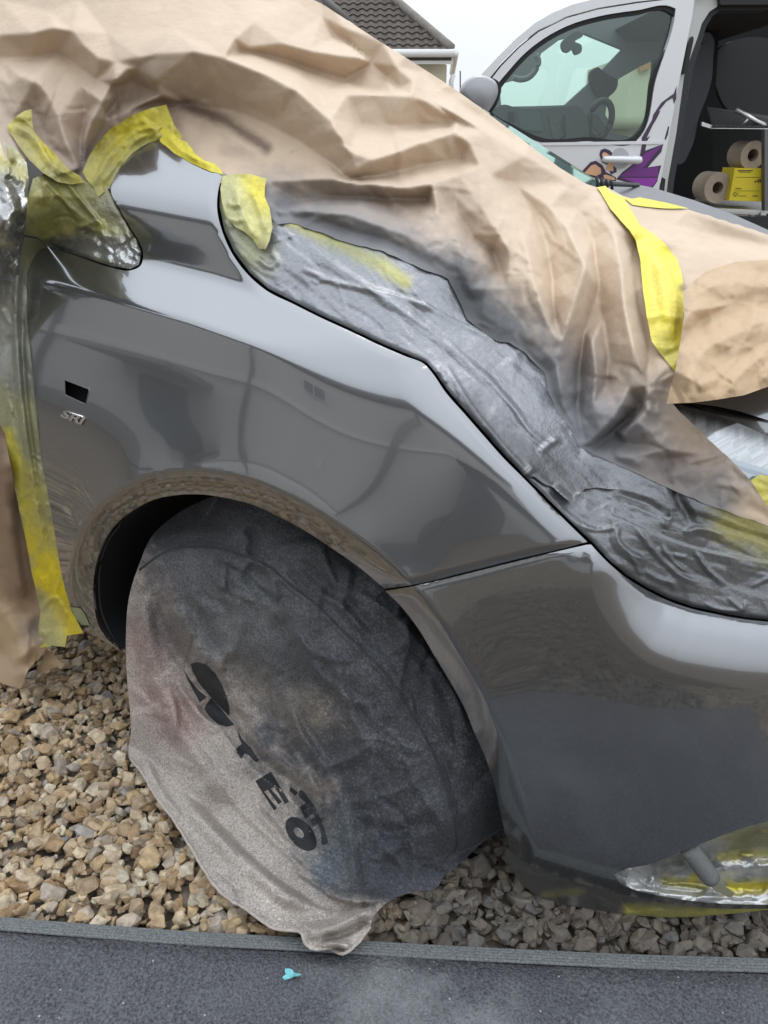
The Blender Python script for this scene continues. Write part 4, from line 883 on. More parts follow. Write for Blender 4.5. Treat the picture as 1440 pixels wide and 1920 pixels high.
tape('mirror_film', 'crumpled silver film with yellow tape over the door mirror', [(-60, 262), (0, 264), (28, 276), (50, 305), (54, 335), (50, 400), (44, 445), (40, 480), (34, 524), (20, 530), (0, 526), (-60, 524)],
     lambda x, y: upper_t(x, y)-.012-folds(x, y, WM)-_fm(x, y), SILV, [([(0, 305), (40, 325)], 26, .9, (.50, .45, .10)), ([(0, 280), (30, 290)], 24, .8, (.35, .31, .08)), ([(10, 345), (40, 400)], 40, .75, (.16, .16, .16)), ([(5, 455), (20, 460)], 15, .7, (.5, .46, .15)), ([(35, 480), (25, 520)], 16, .5, (.42, .42, .34))], 3., 1., 'foil', cat='plastic film')
_fd = stretched(39, 82, 3, 14, 1.6, (-80, 180, 420, 1240))
WD = wr(76, 50, 5, 130, 520, 1190, 80, 8, 80, 3., 5)+wr(77, 30, 30, 110, 860, 1100, 60, 40, 30, 3.5, 6)+[(9, 8, 10, .9, [(40, 470), (30, 560), (35, 700), (60, 900)]), (-9, 8, 8, 0, [(42, 560), (45, 700), (70, 900), (100, 1080)]), (8, 6, 8, .9, [(74, 1146), (100, 1120), (130, 1160)]), (5, 5, 5, .9, [(76, 1180), (86, 1192), (92, 1178)])]
gapl = [(125, 1112), (110, 1047), (99, 976), (88, 916), (77, 852), (72, 810), (65, 746), (57, 658), (51, 600), (52, 537), (57, 500), (73, 472), (90, 463)]
def td_t(x, y):
    return upper_t(x, y)-.004-folds(x, y, WD)-_fd(x, y)
tape('masking_tape', 'long vertical tape down the door edge, silver on top and yellow at the foot', [(156, 1187), (146, 1168), (133, 1143)]+gapl+[(70, 448), (46, 444), (38, 480), (28, 520), (0, 528), (-60, 530), (-60, 800), (0, 797), (10, 815), (17, 852), (28, 916), (39, 969), (53, 1036), (60, 1075), (76, 1146), (72, 1181), (76, 1215), (98, 1211), (122, 1213), (126, 1192)],
     td_t, (.30, .29, .16), [([(20, 540), (40, 700)], 50, .8, (.27, .27, .24)), ([(60, 500), (45, 640)], 13, .8, (.34, .34, .28)), ([(5, 600), (10, 700)], 16, .6, SILV*.8), ([(15, 815), (60, 1000)], 16, .9, (.55, .47, .03)), ([(70, 1020), (100, 1100), (140, 1180)], 48, 1., (.66, .52, .012)), ([(50, 900), (80, 1020)], 34, .7, (.45, .38, .05)), ([(80, 1150), (100, 1200)], 28, .85, (.60, .58, .24)), ([(80, 1210)], 12, .8, YEL)], 3., .6)
tape('masking_tape', 'small pale green-grey tape corner at the foot of the wing', [(132, 1138), (150, 1140), (160, 1152), (168, 1172), (152, 1172), (142, 1160)], lambda x, y: paint_t(x, y)-.002, (.30, .32, .18), [], 3., .2)

# sprayed tape under the bumper lip
WU = wr(81, 26, 960, 1440, 1630, 1715, 12, 14, 70, 2.5, 6)
def tu_t(x, y):
    d, _, _ = seg_dist(x, y, BUMP_LOW)
    return paint_t(x, y)+.004+.00035*d-folds(x, y, WU)-facet(x, y, 40, .4, 81.)*.004
tape('masking_tape', 'grey to yellow sprayed tape hanging under the lower lip of the bumper', [(950, 1590), (982, 1613), (1027, 1634), (1079, 1652), (1131, 1666), (1183, 1679), (1235, 1690), (1287, 1697), (1340, 1701), (1440, 1702), (1540, 1701), (1540, 1706), (1440, 1706), (1374, 1713), (1305, 1719), (1252, 1720), (1183, 1716), (1114, 1706), (1055, 1695), (1009, 1681), (982, 1661), (961, 1633), (946, 1602)],
     tu_t, (.10, .10, .095), [([(1020, 1678), (1090, 1672)], 10, .55, (.22, .20, .06)), ([(1180, 1706), (1260, 1714), (1440, 1707)], 14, .8, (.36, .33, .06)), ([(1240, 1705), (1300, 1712)], 20, .5, (.30, .28, .10)), ([(1075, 1690)], 12, .6, (.4, .4, .38))], 3., .5)
# taped fog-lamp recess
_ff = stretched(40, 4, 2.5, 15, 3., (1130, 1560, 1500, 1720))
WF = wr(82, 40, 1160, 1440, 1560, 1690, 8, 18, 70, 4, 6)+wr(83, 20, 1155, 1240, 1620, 1680, 25, 40, 30, 5, 5)+[(8, 8, 8, .9, [(1165, 1660), (1240, 1674), (1340, 1682), (1440, 1682)]), (-8, 12, 12, 0, [(1250, 1650), (1340, 1660), (1440, 1665)]), (12, 16, 16, 0, [(1300, 1640), (1360, 1630), (1540, 1620)])]
def fog_t(x, y):
    d, _, _ = seg_dist(x, y, FOG)
    return paint_t(x, y)+.006+.03*(1-np.exp(-d/16.))-folds(x, y, WF)-_ff(x, y)
fogp = catmull([(x, y) for x, y in FOG], 7, False)
pF = fogp+0
o = sheet('fog_lamp_masking', np.array([p for p in pF if p[0] < 1530]), fog_t, 3., M['foil'], None,
      colfun=lambda x, y: blobs(x, y, SILV*.9, [([(1380, 1570), (1540, 1560)], 40, .9, (.30, .28, .13)), ([(1240, 1620), (1290, 1605)], 30, .8, (.12, .12, .12)), ([(1250, 1652), (1320, 1662)], 13, .8, (.32, .29, .05)), ([(1370, 1664), (1440, 1660), (1540, 1660)], 16, .95, (.55, .47, .04)), ([(1300, 1645)], 12, .9, YEL), ([(1350, 1608), (1440, 1598)], 12, .7, (.42, .38, .05)), ([(1350, 1632), (1540, 1628)], 14, .8, SILV*1.2), ([(1165, 1660), (1240, 1680), (1440, 1690)], 12, .8, SILV*1.4)], .4, 30),
      flfun=lambda x, y: np.full(len(x), .75))
tag(o, 'crumpled silver and yellow masking inside the fog lamp opening', 'tape cover')
def foam():
    a, b = np.array([1290., 1588.]), np.array([1334., 1648.]); P = []
    for k in range(9):
        p = a+(b-a)*k/8; P.append(at_t(p[0], p[1], paint_t(p[0], p[1])+.014-.018*k/8))
    P = np.array(P); V, Fc = tube(P, np.array([.0135]*8+[.0125]), 20)
    return tag(build('foam_roll', V, Fc, mat('grey_foam', (.20, .205, .20), .95, spec=.1, bump=[(900, 3, .0012)], noise=(260, .18))), 'grey foam roll stuck out of the taped fog lamp opening', 'foam strip')
foam()
FL = catmull([(1334, 1656), (1350, 1656), (1368, 1668), (1377, 1676), (1372, 1682), (1352, 1676), (1338, 1668)], 5, True)
tag(sheet('foam_flap', FL, lambda x, y: fog_t(x, y)*.0+paint_t(x, y)+.004, 4, mat('olive_foam', (.30, .29, .20), .9, bump=[(700, 2, .001)]), None, lip=.008), 'small olive foam flap below the foam roll in the fog lamp opening', 'foam strip')

# ------------------------------------------------------------------ headlight beside the paper, bonnet nose above it
LENS = resample([(1240, 748), (1300, 764), (1345, 778), (1400, 800), (1440, 818), (1560, 870), (1560, 1040), (1470, 1005), (1440, 970), (1400, 920), (1330, 850), (1270, 800), (1240, 748)], 8)[:-1]
def lens_t(x, y): return upper_t(x, y)+.012
def lens_col(x, y):
    v = y-.30*(x-1300)
    c = np.where((v > 868)[:, None], np.array((.62, .60, .35)), np.where((v > 838)[:, None], np.array((.42, .48, .52)), np.array((.56, .58, .59))))
    rib = np.where(v < 838, .82+.3*hsh(np.floor((x*.55+y*1.0)/4.), np.floor((x-y*.4)/26.), 2.), .9+.2*hsh(np.floor(v/5.), 1., 3.))
    c = c*rib[:, None]
    k = sstep(775, 812, v+6*hsh(np.floor(x/9.), 2., 5.))[:, None]; c = c*k+np.array((.04, .042, .045))*(1-k)
    return c*(1-.25*(np.abs(v-852) < 4))[:, None]
HB = [(1230, 740), (1560, 660), (1560, 1050), (1440, 1000), (1330, 870)]
sheet('headlight_housing', resample(HB+HB[:1], 30)[:-1], lambda x, y: upper_t(x, y)+.05, 24, M['void'], car)
M['lensw'] = mat('headlight_lens', rough=.10, spec=.6, attr=True, coat=1.0, flmetal=(0, .35))
hl = sheet('headlight', LENS, lens_t, 1.9, M['lensw'], car, colfun=lens_col, lip=.02)
NOSE = resample([(1270, 745), (1350, 730), (1440, 700), (1560, 670), (1560, 838), (1440, 788), (1390, 772), (1345, 762), (1300, 756), (1270, 745)], 9)[:-1]
sheet('bonnet_nose', NOSE, lambda x, y: upper_t(x, y)+.004, 7, M['paint'], car, lip=.02)
tape('masking_tape', 'yellow reflection of tape in the headlight lens, built as a tape piece at the right edge', [(1402, 905), (1424, 890), (1450, 893), (1540, 905), (1540, 990), (1470, 985), (1440, 952), (1418, 930)], lambda x, y: upper_t(x, y)+.005-folds(x, y, wr(91, 14, 1400, 1480, 880, 980, 5, 15, 40, 2, 5)), (.62, .55, .10), [([(1440, 910), (1540, 918)], 10, .6, (.42, .36, .04))], 3., .1)  # reflection of yellow tape in the lens, modelled as a coloured piece

# ------------------------------------------------------------------ wheel cover: sprayed cotton bag pulled over the front wheel
cy = [(400, 1030, -.80), (320, 1035, -.81), (285, 1052, -.825), (255, 1080, -.83), (236, 1200, -.85), (239, 1290, -.865), (243, 1400, -.885), (265, 1451, -.90), (290, 1492, -.912), (352, 1583, -.935), (414, 1676, -.952), (463, 1708, -.96), (515, 1742, -.968), (590, 1775, -.985), (642, 1789, -.986), (690, 1739, -.935), (720, 1692, -.882), (780, 1670, -.835), (823, 1655, -.80),
      (855, 1560, -.785), (840, 1495, -.79), (785, 1360, -.795), (720, 1260, -.80), (640, 1180, -.802), (550, 1100, -.802), (480, 1050, -.80),
      (500, 1300, -.815), (400, 1200, -.82), (600, 1450, -.825), (700, 1600, -.845), (350, 1350, -.855), (450, 1500, -.875), (540, 1600, -.89), (620, 1690, -.905), (380, 1500, -.91), (560, 1700, -.945), (640, 1730, -.945), (750, 1520, -.81),
      (365, 945, -.73), (425, 925, -.735), (285, 1000, -.78), (600, 985, -.735), (500, 990, -.765), (620, 1080, -.778), (720, 1180, -.778), (800, 1300, -.772), (870, 1450, -.76), (890, 1560, -.75), (720, 1075, -.735), (800, 1190, -.735), (880, 1330, -.73), (940, 1450, -.71), (965, 1550, -.665), (935, 1565, -.68), (840, 1640, -.765), (700, 980, -.62), (860, 1180, -.62)]
_cvY = tps(cy, 2e-5)
SEAM = [(262, 1068), (285, 1050), (320, 1032), (360, 1026), (400, 1027), (450, 1040), (500, 1060), (550, 1100), (600, 1140), (640, 1180), (680, 1220), (720, 1260), (745, 1295), (785, 1360), (820, 1430), (840, 1495), (855, 1555), (855, 1590), (838, 1612), (822, 1634)]
CF = [(7, 12, 9, .8, SEAM), (-6, 26, 5, .6, SEAM),
      (-9, 14, 14, .9, [(468, 1044), (478, 1010), (462, 985)]), (-10, 20, 20, .9, [(462, 1062), (485, 1078), (508, 1076)]), (7, 12, 14, .9, [(500, 1062), (512, 1090), (520, 1130)]), (6, 10, 14, .9, [(420, 1030), (422, 1060), (420, 1110)]),
      (-16, 30, 30, 0, [(290, 1110), (312, 1180), (345, 1245), (398, 1330), (420, 1360)]), (14, 26, 30, 0, [(262, 1110), (275, 1200), (300, 1290), (350, 1390), (420, 1480)]), (12, 26, 26, 0, [(330, 1130), (370, 1210), (420, 1260)]),
      (-20, 30, 24, .85, [(380, 1478), (428, 1538), (470, 1579), (515, 1621), (567, 1663), (640, 1696)]), (14, 20, 30, 0, [(330, 1480), (400, 1560), (470, 1625), (545, 1680), (600, 1700)]),
      (-20, 26, 24, .8, [(400, 1290), (442, 1367), (498, 1430), (567, 1485), (602, 1544), (614, 1600)]), (10, 18, 26, .9, [(425, 1330), (480, 1395), (540, 1440), (600, 1490)]),
      (11, 16, 22, .9, [(540, 1320), (560, 1370), (602, 1430), (640, 1500), (655, 1560), (665, 1630), (676, 1692)]), (8, 12, 14, .9, [(427, 1210), (417, 1262), (440, 1290)]), (9, 12, 14, .9, [(570, 1430), (588, 1470), (592, 1510), (600, 1540)]),
      (8, 14, 18, .9, [(600, 1440), (660, 1420), (700, 1390)]), (8, 14, 18, .9, [(640, 1505), (720, 1492), (800, 1452)]), (8, 14, 18, .9, [(690, 1290), (702, 1400), (690, 1500), (720, 1600)]), (7, 14, 18, .9, [(760, 1410), (800, 1500), (848, 1560)]), (-9, 22, 22, 0, [(660, 1540), (740, 1560), (820, 1530)]), (8, 12, 16, .9, [(760, 1560), (780, 1610), (770, 1660)]), (8, 14, 18, .9, [(560, 1180), (600, 1260), (640, 1300), (700, 1330)]), (-9, 30, 30, 0, [(520, 1150), (540, 1230), (560, 1320)]),
      (9, 18, 20, .9, [(440, 1110), (450, 1180), (430, 1240)]), (9, 20, 20, 0, [(620, 1200), (640, 1290), (700, 1420)]), (8, 10, 14, .9, [(270, 1420), (300, 1480), (350, 1545)]), (7, 10, 14, .9, [(310, 1260), (330, 1340), (322, 1400)]),
      (14, 16, 20, .9, [(556, 1744), (610, 1742), (660, 1722), (718, 1692)]), (-12, 12, 12, 0, [(600, 1760), (640, 1752), (690, 1722)]), (12, 10, 8, .9, [(600, 1780), (620, 1770), (645, 1772), (660, 1772)]), (-10, 8, 8, 0, [(606, 1782), (632, 1780), (646, 1784)]), (10, 12, 14, .9, [(660, 1690), (690, 1712), (700, 1700)]),
      (9, 12, 14, .9, [(470, 1500), (520, 1560), (560, 1600)]), (8, 16, 18, .9, [(880, 1380), (850, 1300), (780, 1200), (690, 1110)]), (-7, 20, 20, 0, [(560, 1060), (640, 1120), (720, 1200)]), (8, 12, 16, .9, [(660, 1060), (650, 1100), (640, 1150)])]
CF += creases(95, 90, 260, 860, 1060, 1700, 55, 30, 100, 4.6, 12)+[(-13, 8, 18, .8, [(540, 1636), (580, 1664), (606, 1684), (650, 1697), (722, 1698)]), (9, 20, 8, .9, [(540, 1625), (585, 1655), (612, 1675), (655, 1688), (722, 1688)])]
_cva = tin([], spread(61, 180, 1010, 880, 1830, 62, 5.)); _cvb = tin([], spread(62, 180, 1010, 880, 1830, 26, 1.3))
def cover_t(x, y):
    t = np.minimum(t_Y(x, y, _cvY(x, y)), t_Z(x, y, .036))-2.0*folds(x, y, CF)-_cva(x, y)-_cvb(x, y)
    return np.minimum(t, t_Z(x, y, .021))
def cover_col(x, y):
    n = fbm(x, y, 70, 6.); n2 = fbm(x, y, 26, 9.)
    BE = np.array((.47, .42, .375)); CH = np.array((.098, .100, .110)); LG = np.array((.165, .168, .172))
    line = [(225, 1060), (262, 1160), (300, 1240), (380, 1290), (450, 1350), (520, 1430), (562, 1500), (592, 1560), (598, 1620), (578, 1652), (606, 1682), (650, 1695), (700, 1700), (760, 1705)]
    d, s, _ = seg_dist(x, y, line); sdn = np.where(s < 0, d, -d)
    nar = 1-.8*sstep(1580, 1660, y)
    a = sstep(-75*nar, 85*nar, sdn+nar*(n*80+n2*50+40*fbm(x, y, 8, 3., 2)))[:, None]
    c = BE*(1+.16*n+.10*n2)[:, None]*(1-a)
    up = np.clip(np.exp(-((x-420)**2/170**2+(y-1180)**2/120**2)), 0, 1)[:, None]
    g = CH*(1+.2*n+.2*n2)[:, None]*(1-up)+LG*(1+.3*n)[:, None]*up
    c = c+g*a
    def patch(c, cx, cy_, rx, ry, col, s):
        m = np.clip(s*np.exp(-(((x-cx)/rx)**2+((y-cy_)/ry)**2))*(1+1.6*n+.8*n2), 0, 1)[:, None]; return c*(1-m)+np.array(col)*m
    for q in ((262, 1230, 30, 90, (.35, .25, .225), .6), (310, 1270, 40, 70, (.37, .27, .235), .55), (350, 1330, 40, 60, (.40, .28, .25), .6), (300, 1390, 40, 40, (.30, .24, .24), .6), (590, 1340, 60, 50, (.22, .195, .17), .6), (500, 1290, 60, 40, (.25, .22, .19), .6), (440, 1300, 30, 60, (.36, .29, .24), .55),
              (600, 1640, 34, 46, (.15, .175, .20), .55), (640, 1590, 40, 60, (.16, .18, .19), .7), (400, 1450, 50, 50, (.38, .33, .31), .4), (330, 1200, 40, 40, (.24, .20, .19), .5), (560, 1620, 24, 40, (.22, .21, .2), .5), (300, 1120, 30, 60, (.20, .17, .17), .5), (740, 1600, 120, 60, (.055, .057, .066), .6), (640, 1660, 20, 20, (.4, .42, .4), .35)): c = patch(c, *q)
    sp = sstep(.33, .5, hsh(np.floor(x/3.), np.floor(y/3.), 3.)*1.0-.5+.25*n)*sstep(560, 640, x+.3*(y-1300))
    c = c*(1+.45*sp[:, None])+.012*sp[:, None]
    return c*(1-.14*folds(x, y, [(1000, 9, 9, .9, p[4]) for p in CF if p[0] < -8])[:, None]*.0)
COVER = np.r_[catmull([(262, 1055), (285, 1005), (320, 972), (365, 945), (420, 925), (480, 920), (600, 965), (720, 1060), (820, 1190), (900, 1330), (960, 1480), (968, 1560), (938, 1562), (862, 1620), (828, 1650), (822, 1661), (780, 1671), (722, 1695), (699, 1722), (692, 1740), (664, 1775), (642, 1790), (628, 1783), (612, 1780), (588, 1782), (571, 1771), (564, 1751), (550, 1747), (515, 1743), (463, 1709), (414, 1677), (383, 1636), (352, 1584), (324, 1539), (289, 1493), (265, 1452), (242, 1421), (246, 1371), (239, 1284), (236, 1197), (243, 1115)], 6, True)]
COVER = COVER+np.where((COVER[:, 1] > 1450) & (COVER[:, 0] < 700), 1, 0)[:, None]*np.stack([2.2*smooth_noise(COVER[:, 0], COVER[:, 1], 7, 1.), 2.2*smooth_noise(COVER[:, 0], COVER[:, 1], 7, 2.)], 1)
wc = thing('wheel_cover', 'overspray-stained cotton wheel cover with black lettering bagged over the front wheel', 'wheel cover', (-.05, -.8, 0))
sheet('cloth', COVER, cover_t, 3.4, M['cloth'], wc, colfun=cover_col, lip=.006)
def z6(p): return [(220+a/2.88, 1180+b/2.88) for a, b in p]
letters = [[(395, 185), (432, 177), (480, 190), (530, 240), (565, 300), (592, 370), (606, 430), (603, 468), (545, 410), (490, 350), (440, 290), (405, 225)],
           [(355, 215), (372, 240), (405, 290), (440, 330), (482, 366), (446, 396), (410, 330), (375, 262)],
           [(470, 430), (484, 400), (506, 370), (560, 430), (632, 516), (592, 526), (540, 510), (495, 470)],
           [(650, 545), (672, 590), (722, 640), (766, 708), (750, 720), (706, 678), (688, 670), (668, 700), (634, 650), (672, 618), (656, 586)],
           [(745, 820), (830, 768), (928, 930), (905, 942), (848, 850), (828, 862), (888, 930), (870, 945), (812, 866), (792, 876), (862, 965), (846, 980)]]
for p in letters: sheet('letter', resample(z6(p+p[:1]), 4)[:-1], lambda x, y: cover_t(x, y)-.0011, 4, M['ink'], wc)
a = np.linspace(0, 2*math.pi, 40)[:-1]
def ell(cx, cy_, L, W, ang): ca, sa = math.cos(ang), math.sin(ang); return np.array(z6([(cx+L*math.cos(t)*ca-W*math.sin(t)*sa, cy_+L*math.cos(t)*sa+W*math.sin(t)*ca) for t in a]))
sheet('letter', ell(992, 1105, 108, 62, .87), lambda x, y: cover_t(x, y)-.0011, 4, M['ink'], wc, [ell(980, 1098, 34, 20, .87)])
arc = catmull(z6([(985, 870), (1045, 930), (1090, 1010), (1122, 1090), (1130, 1160), (1112, 1165), (1100, 1095), (1070, 1020), (1030, 950), (978, 885)]), 4, True)
M['faint'] = mat('faded_print', (.045, .045, .05), .9, noise=(250, .6))
sheet('printed_arc', arc, lambda x, y: cover_t(x, y)-.001, 4, M['faint'], wc)
for p in ([(985, 960), (1030, 930), (1044, 955), (1000, 990)], [(1000, 992), (1046, 960), (1062, 992), (1016, 1020)], [(1040, 1030), (1072, 1010), (1088, 1045), (1060, 1066)], [(935, 850), (975, 880), (960, 900), (930, 872)]):
    sheet('small_letter', resample(z6(p+p[:1]), 4)[:-1], lambda x, y: cover_t(x, y)-.001, 4, M['faint'], wc)

sp_ = catmull(SEAM, 6); sp_ = sp_+np.stack([1.2*smooth_noise(sp_[:, 0], sp_[:, 1], 12, 1.), 1.2*smooth_noise(sp_[:, 0], sp_[:, 1], 12, 2.)], 1)
M['seam'] = mat('seam_thread', (.075, .076, .084), .95, spec=.1, bump=[(420, 2, .0012)], noise=(330, .4))
build('seam', *tube(at_t(sp_[:, 0], sp_[:, 1], cover_t(sp_[:, 0], sp_[:, 1])-.0004), .0021, 6), M['seam'], wc)
hm_ = catmull([(242, 1422), (265, 1452), (289, 1493), (324, 1539), (352, 1584), (383, 1636), (414, 1677), (463, 1709), (515, 1743), (550, 1747), (564, 1751), (571, 1771), (588, 1782), (612, 1780), (642, 1790), (664, 1775), (692, 1740)], 6)
hm_ = hm_+np.stack([2.*smooth_noise(hm_[:, 0], hm_[:, 1], 7, 1.), 2.*smooth_noise(hm_[:, 0], hm_[:, 1], 7, 2.)], 1)+np.array([1.5, -2])
build('hem', *tube(at_t(hm_[:, 0], hm_[:, 1], cover_t(hm_[:, 0], hm_[:, 1])-.001), .0026, 6), mat('hem_cloth', (.50, .44, .39), .95, spec=.1, bump=[(420, 2, .0012)], noise=(200, .3)), wc)

# ------------------------------------------------------------------ the van parked behind: panels on planes parallel to its side
DV = 4.1
def vp(x, y, dn=0.):
    """pixel -> point on the plane parallel to the van's side, dn metres behind it"""
    d = ray(np.asarray(x, float), np.asarray(y, float)); return C+((DV+dn)/(d@FH))[..., None]*d
def vslab(name, pts, dn, th, m, parent, holes=(), smooth=False, lip=True):
    p = np.asarray(pts, float); v, f = cdt(p, 400, holes)
    A = vp(v[:, 0], v[:, 1], dn); n = len(A); B = A+FH*th
    be = border_edges(f)
    Fc = f+[tuple(i+n for i in t[::-1]) for t in f]+[(b, a, a+n, b+n) for a, b in be]
    return build(name, np.r_[A, B], Fc, m, parent, smooth)
def vtube(pts, dn, r, m, parent, name, n=8):
    p = np.asarray(pts, float); return build(name, *tube(vp(p[:, 0], p[:, 1], dn), r, n), m, parent)
vorg = C+FH*DV+R*.9; vorg[2] = 0
van = thing('delivery_van', 'silver white van with a purple mascot graphic and its sliding side door open', 'van', tuple(vorg))
M['vpaint'] = mat('white_van_paint', (.74, .74, .75), .22, .15, .5, .6, noise=(3, .03))
M['rubber'] = mat('rubber_seal', (.014, .014, .015), .6)
M['trim'] = mat('grey_trim', (.028, .029, .035), .55, bump=[(300, 2, .0006)])
M['dash'] = mat('dark_dashboard', (.055, .06, .062), .6)
M['lining'] = mat('grey_headlining', (.14, .15, .155), .9)
M['alu'] = mat('aluminium', (.62, .62, .61), .35, .9, bump=[(120, 2, .0006)])
def vglass():
    m = bpy.data.materials.new('green_tinted_glass'); m.use_nodes = True; nt = m.node_tree; N, L = nt.nodes, nt.links
    b = N['Principled BSDF']; N.remove(b); o = N['Material Output']
    t = N.new('ShaderNodeBsdfTransparent'); t.inputs[0].default_value = (.88, .96, .93, 1)
    g = N.new('ShaderNodeBsdfGlossy'); g.inputs['Roughness'].default_value = .02; g.inputs[0].default_value = (1, 1, 1, 1)
    fr = N.new('ShaderNodeFresnel'); fr.inputs[0].default_value = 1.5
    mx = N.new('ShaderNodeMixShader'); L.new(fr.outputs[0], mx.inputs[0]); L.new(t.outputs[0], mx.inputs[1]); L.new(g.outputs[0], mx.inputs[2]); L.new(mx.outputs[0], o.inputs[0]); return m
M['vglass'] = vglass()
WIN = catmull([(905, 200), (922, 172), (950, 137), (985, 99), (1020, 72), (1070, 46), (1125, 30), (1195, 19), (1258, 12), (1267, 16), (1266, 26), (1230, 150), (1201, 256), (1194, 264), (1100, 265), (1012, 267), (960, 240)], 8, True)
WINI = catmull([(918, 200), (935, 172), (960, 139), (992, 105), (1026, 79), (1074, 54), (1128, 38), (1196, 27), (1250, 20), (1257, 24), (1222, 145), (1196, 248), (1188, 255), (1100, 257), (1020, 259), (966, 236)], 8, True)
DOOR = resample([(905, 196), (912, 160), (940, 124), (975, 88), (1010, 60), (1062, 34), (1120, 18), (1195, 6), (1262, -2), (1303, -6), (1298, 30), (1270, 170), (1237, 350), (1236, 420), (1150, 420), (1000, 400), (905, 330), (905, 196)], 14)[:-1]
vdoor = vslab('door', DOOR, 0, .04, M['vpaint'], van, [WIN])
vdoor['label'] = 'white front door with purple graphic'
vslab('window_seal', WIN, .012, .03, M['rubber'], vdoor, [WINI])
gl = vslab('window_glass', WINI, .03, .004, M['vglass'], vdoor)
# roof edge and windscreen pillar outside the door
OUT = [(880, 180), (900, 142), (932, 108), (968, 72), (1002, 44), (1034, 25), (1072, 9), (1115, -2), (1200, -16), (1440, -40), (1500, -44), (1500, -30), (1303, -9), (1195, 3), (1120, 15), (1062, 31), (1008, 57), (973, 85), (937, 121), (909, 157), (903, 200)]
vslab('roof_edge', resample(OUT+OUT[:1], 12)[:-1], .006, .12, M['vpaint'], van)
rr0 = vp(np.array([960., 1120, 1500]), np.array([80., -2, -44]), .1)
vslab('windscreen_pillar_seal', [(908, 159), (938, 122), (974, 86), (1009, 58), (1063, 32), (1120, 16.5), (1195, 4), (1300, -8), (1300, -4.5), (1195, 7), (1120, 19.5), (1063, 35), (1010, 61), (976, 89), (941, 125), (912, 162)], .002, .02, M['rubber'], van)
vslab('belt_line', resample([(1005, 267.5), (1240, 264), (1238, 270), (1010, 273), (1005, 267.5)], 60)[:-1], -.006, .01, M['vpaint'], van)
# door mirror
MI = catmull([(862, 168), (872, 152), (893, 141), (915, 144), (930, 154), (934, 170), (922, 200), (910, 214), (885, 200)], 5, True)
V0 = vp(MI[:, 0], MI[:, 1], -.30); V1 = vp(MI[:, 0], MI[:, 1], -.18); c0 = V0.mean(0)
Vc = np.r_[c0+(V0-c0)*.82-FH*.03, V0, V1]; n = len(MI)
Fc = [tuple(range(n))]+[(i, n+i, n+(i+1) % n, (i+1) % n) for i in range(n)]+[(n+i, 2*n+i, 2*n+(i+1) % n, n+(i+1) % n) for i in range(n)]+[tuple(range(2*n, 3*n))[::-1]]
mirror = build('door_mirror', Vc, Fc, mat('mirror_shell', (.36, .36, .37), .35, coat=.3), van)
vslab('mirror_edge', catmull([(922, 146), (934, 152), (940, 166), (936, 184), (924, 208), (912, 218), (907, 214), (919, 196), (930, 174), (929, 160)], 6, True), -.24, .1, M['rubber'], van)
# handle and its cup
vtube([(1130, 297), (1136, 299), (1160, 299), (1185, 300), (1197, 300), (1203, 299)], -.035, np.array([.012, .016, .017, .018, .020, .014]), M['vpaint'], vdoor, 'door_handle', 10)
cup = [(1163+17*math.cos(q), 297+20*math.sin(q)) for q in np.linspace(0, 2*math.pi, 25)[:-1]]
vslab('handle_cup', cup, -.0035, .003, mat('cup_grey', (.45, .45, .46), .3), vdoor)
# door graphic: flat printed vinyl
PUR = mat('purple_vinyl', (.17, .025, .22), .35, coat=.4); OUTL = mat('dark_purple_vinyl', (.045, .02, .06), .35, coat=.4); SKIN = mat('peach_vinyl', (.72, .40, .23), .35, coat=.4); LIL = mat('bright_purple_vinyl', (.27, .03, .36), .3, coat=.5)
def c1(p): return [(1080+a/4, b/4) for a, b in p]
def vinyl(name, p, m, lvl=0): return vslab(name, resample(list(p)+[p[0]], 6)[:-1], -.0015-.0012*lvl, .001, m, vdoor)
vinyl('graphic', c1([(755, 645), (735, 700), (640, 770), (580, 860), (570, 900), (495, 1030), (490, 1080), (530, 1065), (555, 1020), (530, 1035), (575, 940), (600, 900), (635, 830), (620, 835), (680, 760), (725, 735), (735, 780), (752, 740)]), OUTL)
vinyl('graphic', c1([(690, 950), (700, 945), (690, 1010), (672, 1050), (665, 1040)]), OUTL)
vinyl('graphic', c1([(495, 1080), (530, 1070), (520, 1130), (655, 1080), (640, 1140), (560, 1230), (540, 1255), (640, 1240), (615, 1330), (610, 1360), (560, 1430), (470, 1390), (300, 1345), (350, 1290), (430, 1230), (480, 1165)]), OUTL)
vinyl('graphic', c1([(520, 1150), (645, 1090), (560, 1190), (500, 1265), (620, 1250), (612, 1325), (330, 1325), (430, 1245)]), PUR, 1)
vinyl('graphic', c1([(340, 1334), (612, 1334), (605, 1355), (556, 1418), (475, 1378)]), LIL, 1)
vinyl('graphic', c1([(175, 1160), (185, 1125), (215, 1113), (250, 1125), (300, 1170), (305, 1290), (260, 1310), (240, 1240), (195, 1215)]), OUTL)
vinyl('graphic', c1([(195, 1160), (205, 1142), (225, 1145), (280, 1185), (280, 1285), (225, 1275), (240, 1220), (205, 1195)]), SKIN, 1)
vinyl('graphic', c1([(40, 1290), (110, 1215), (150, 1205), (200, 1240), (225, 1290), (300, 1330), (300, 1360), (200, 1345), (120, 1330)]), OUTL)
vinyl('graphic', c1([(60, 1300), (115, 1240), (145, 1232), (185, 1262), (190, 1300), (150, 1320)]), SKIN, 1)
vinyl('graphic', c1([(205, 1315), (225, 1308), (285, 1330), (295, 1350), (215, 1345)]), SKIN, 1)
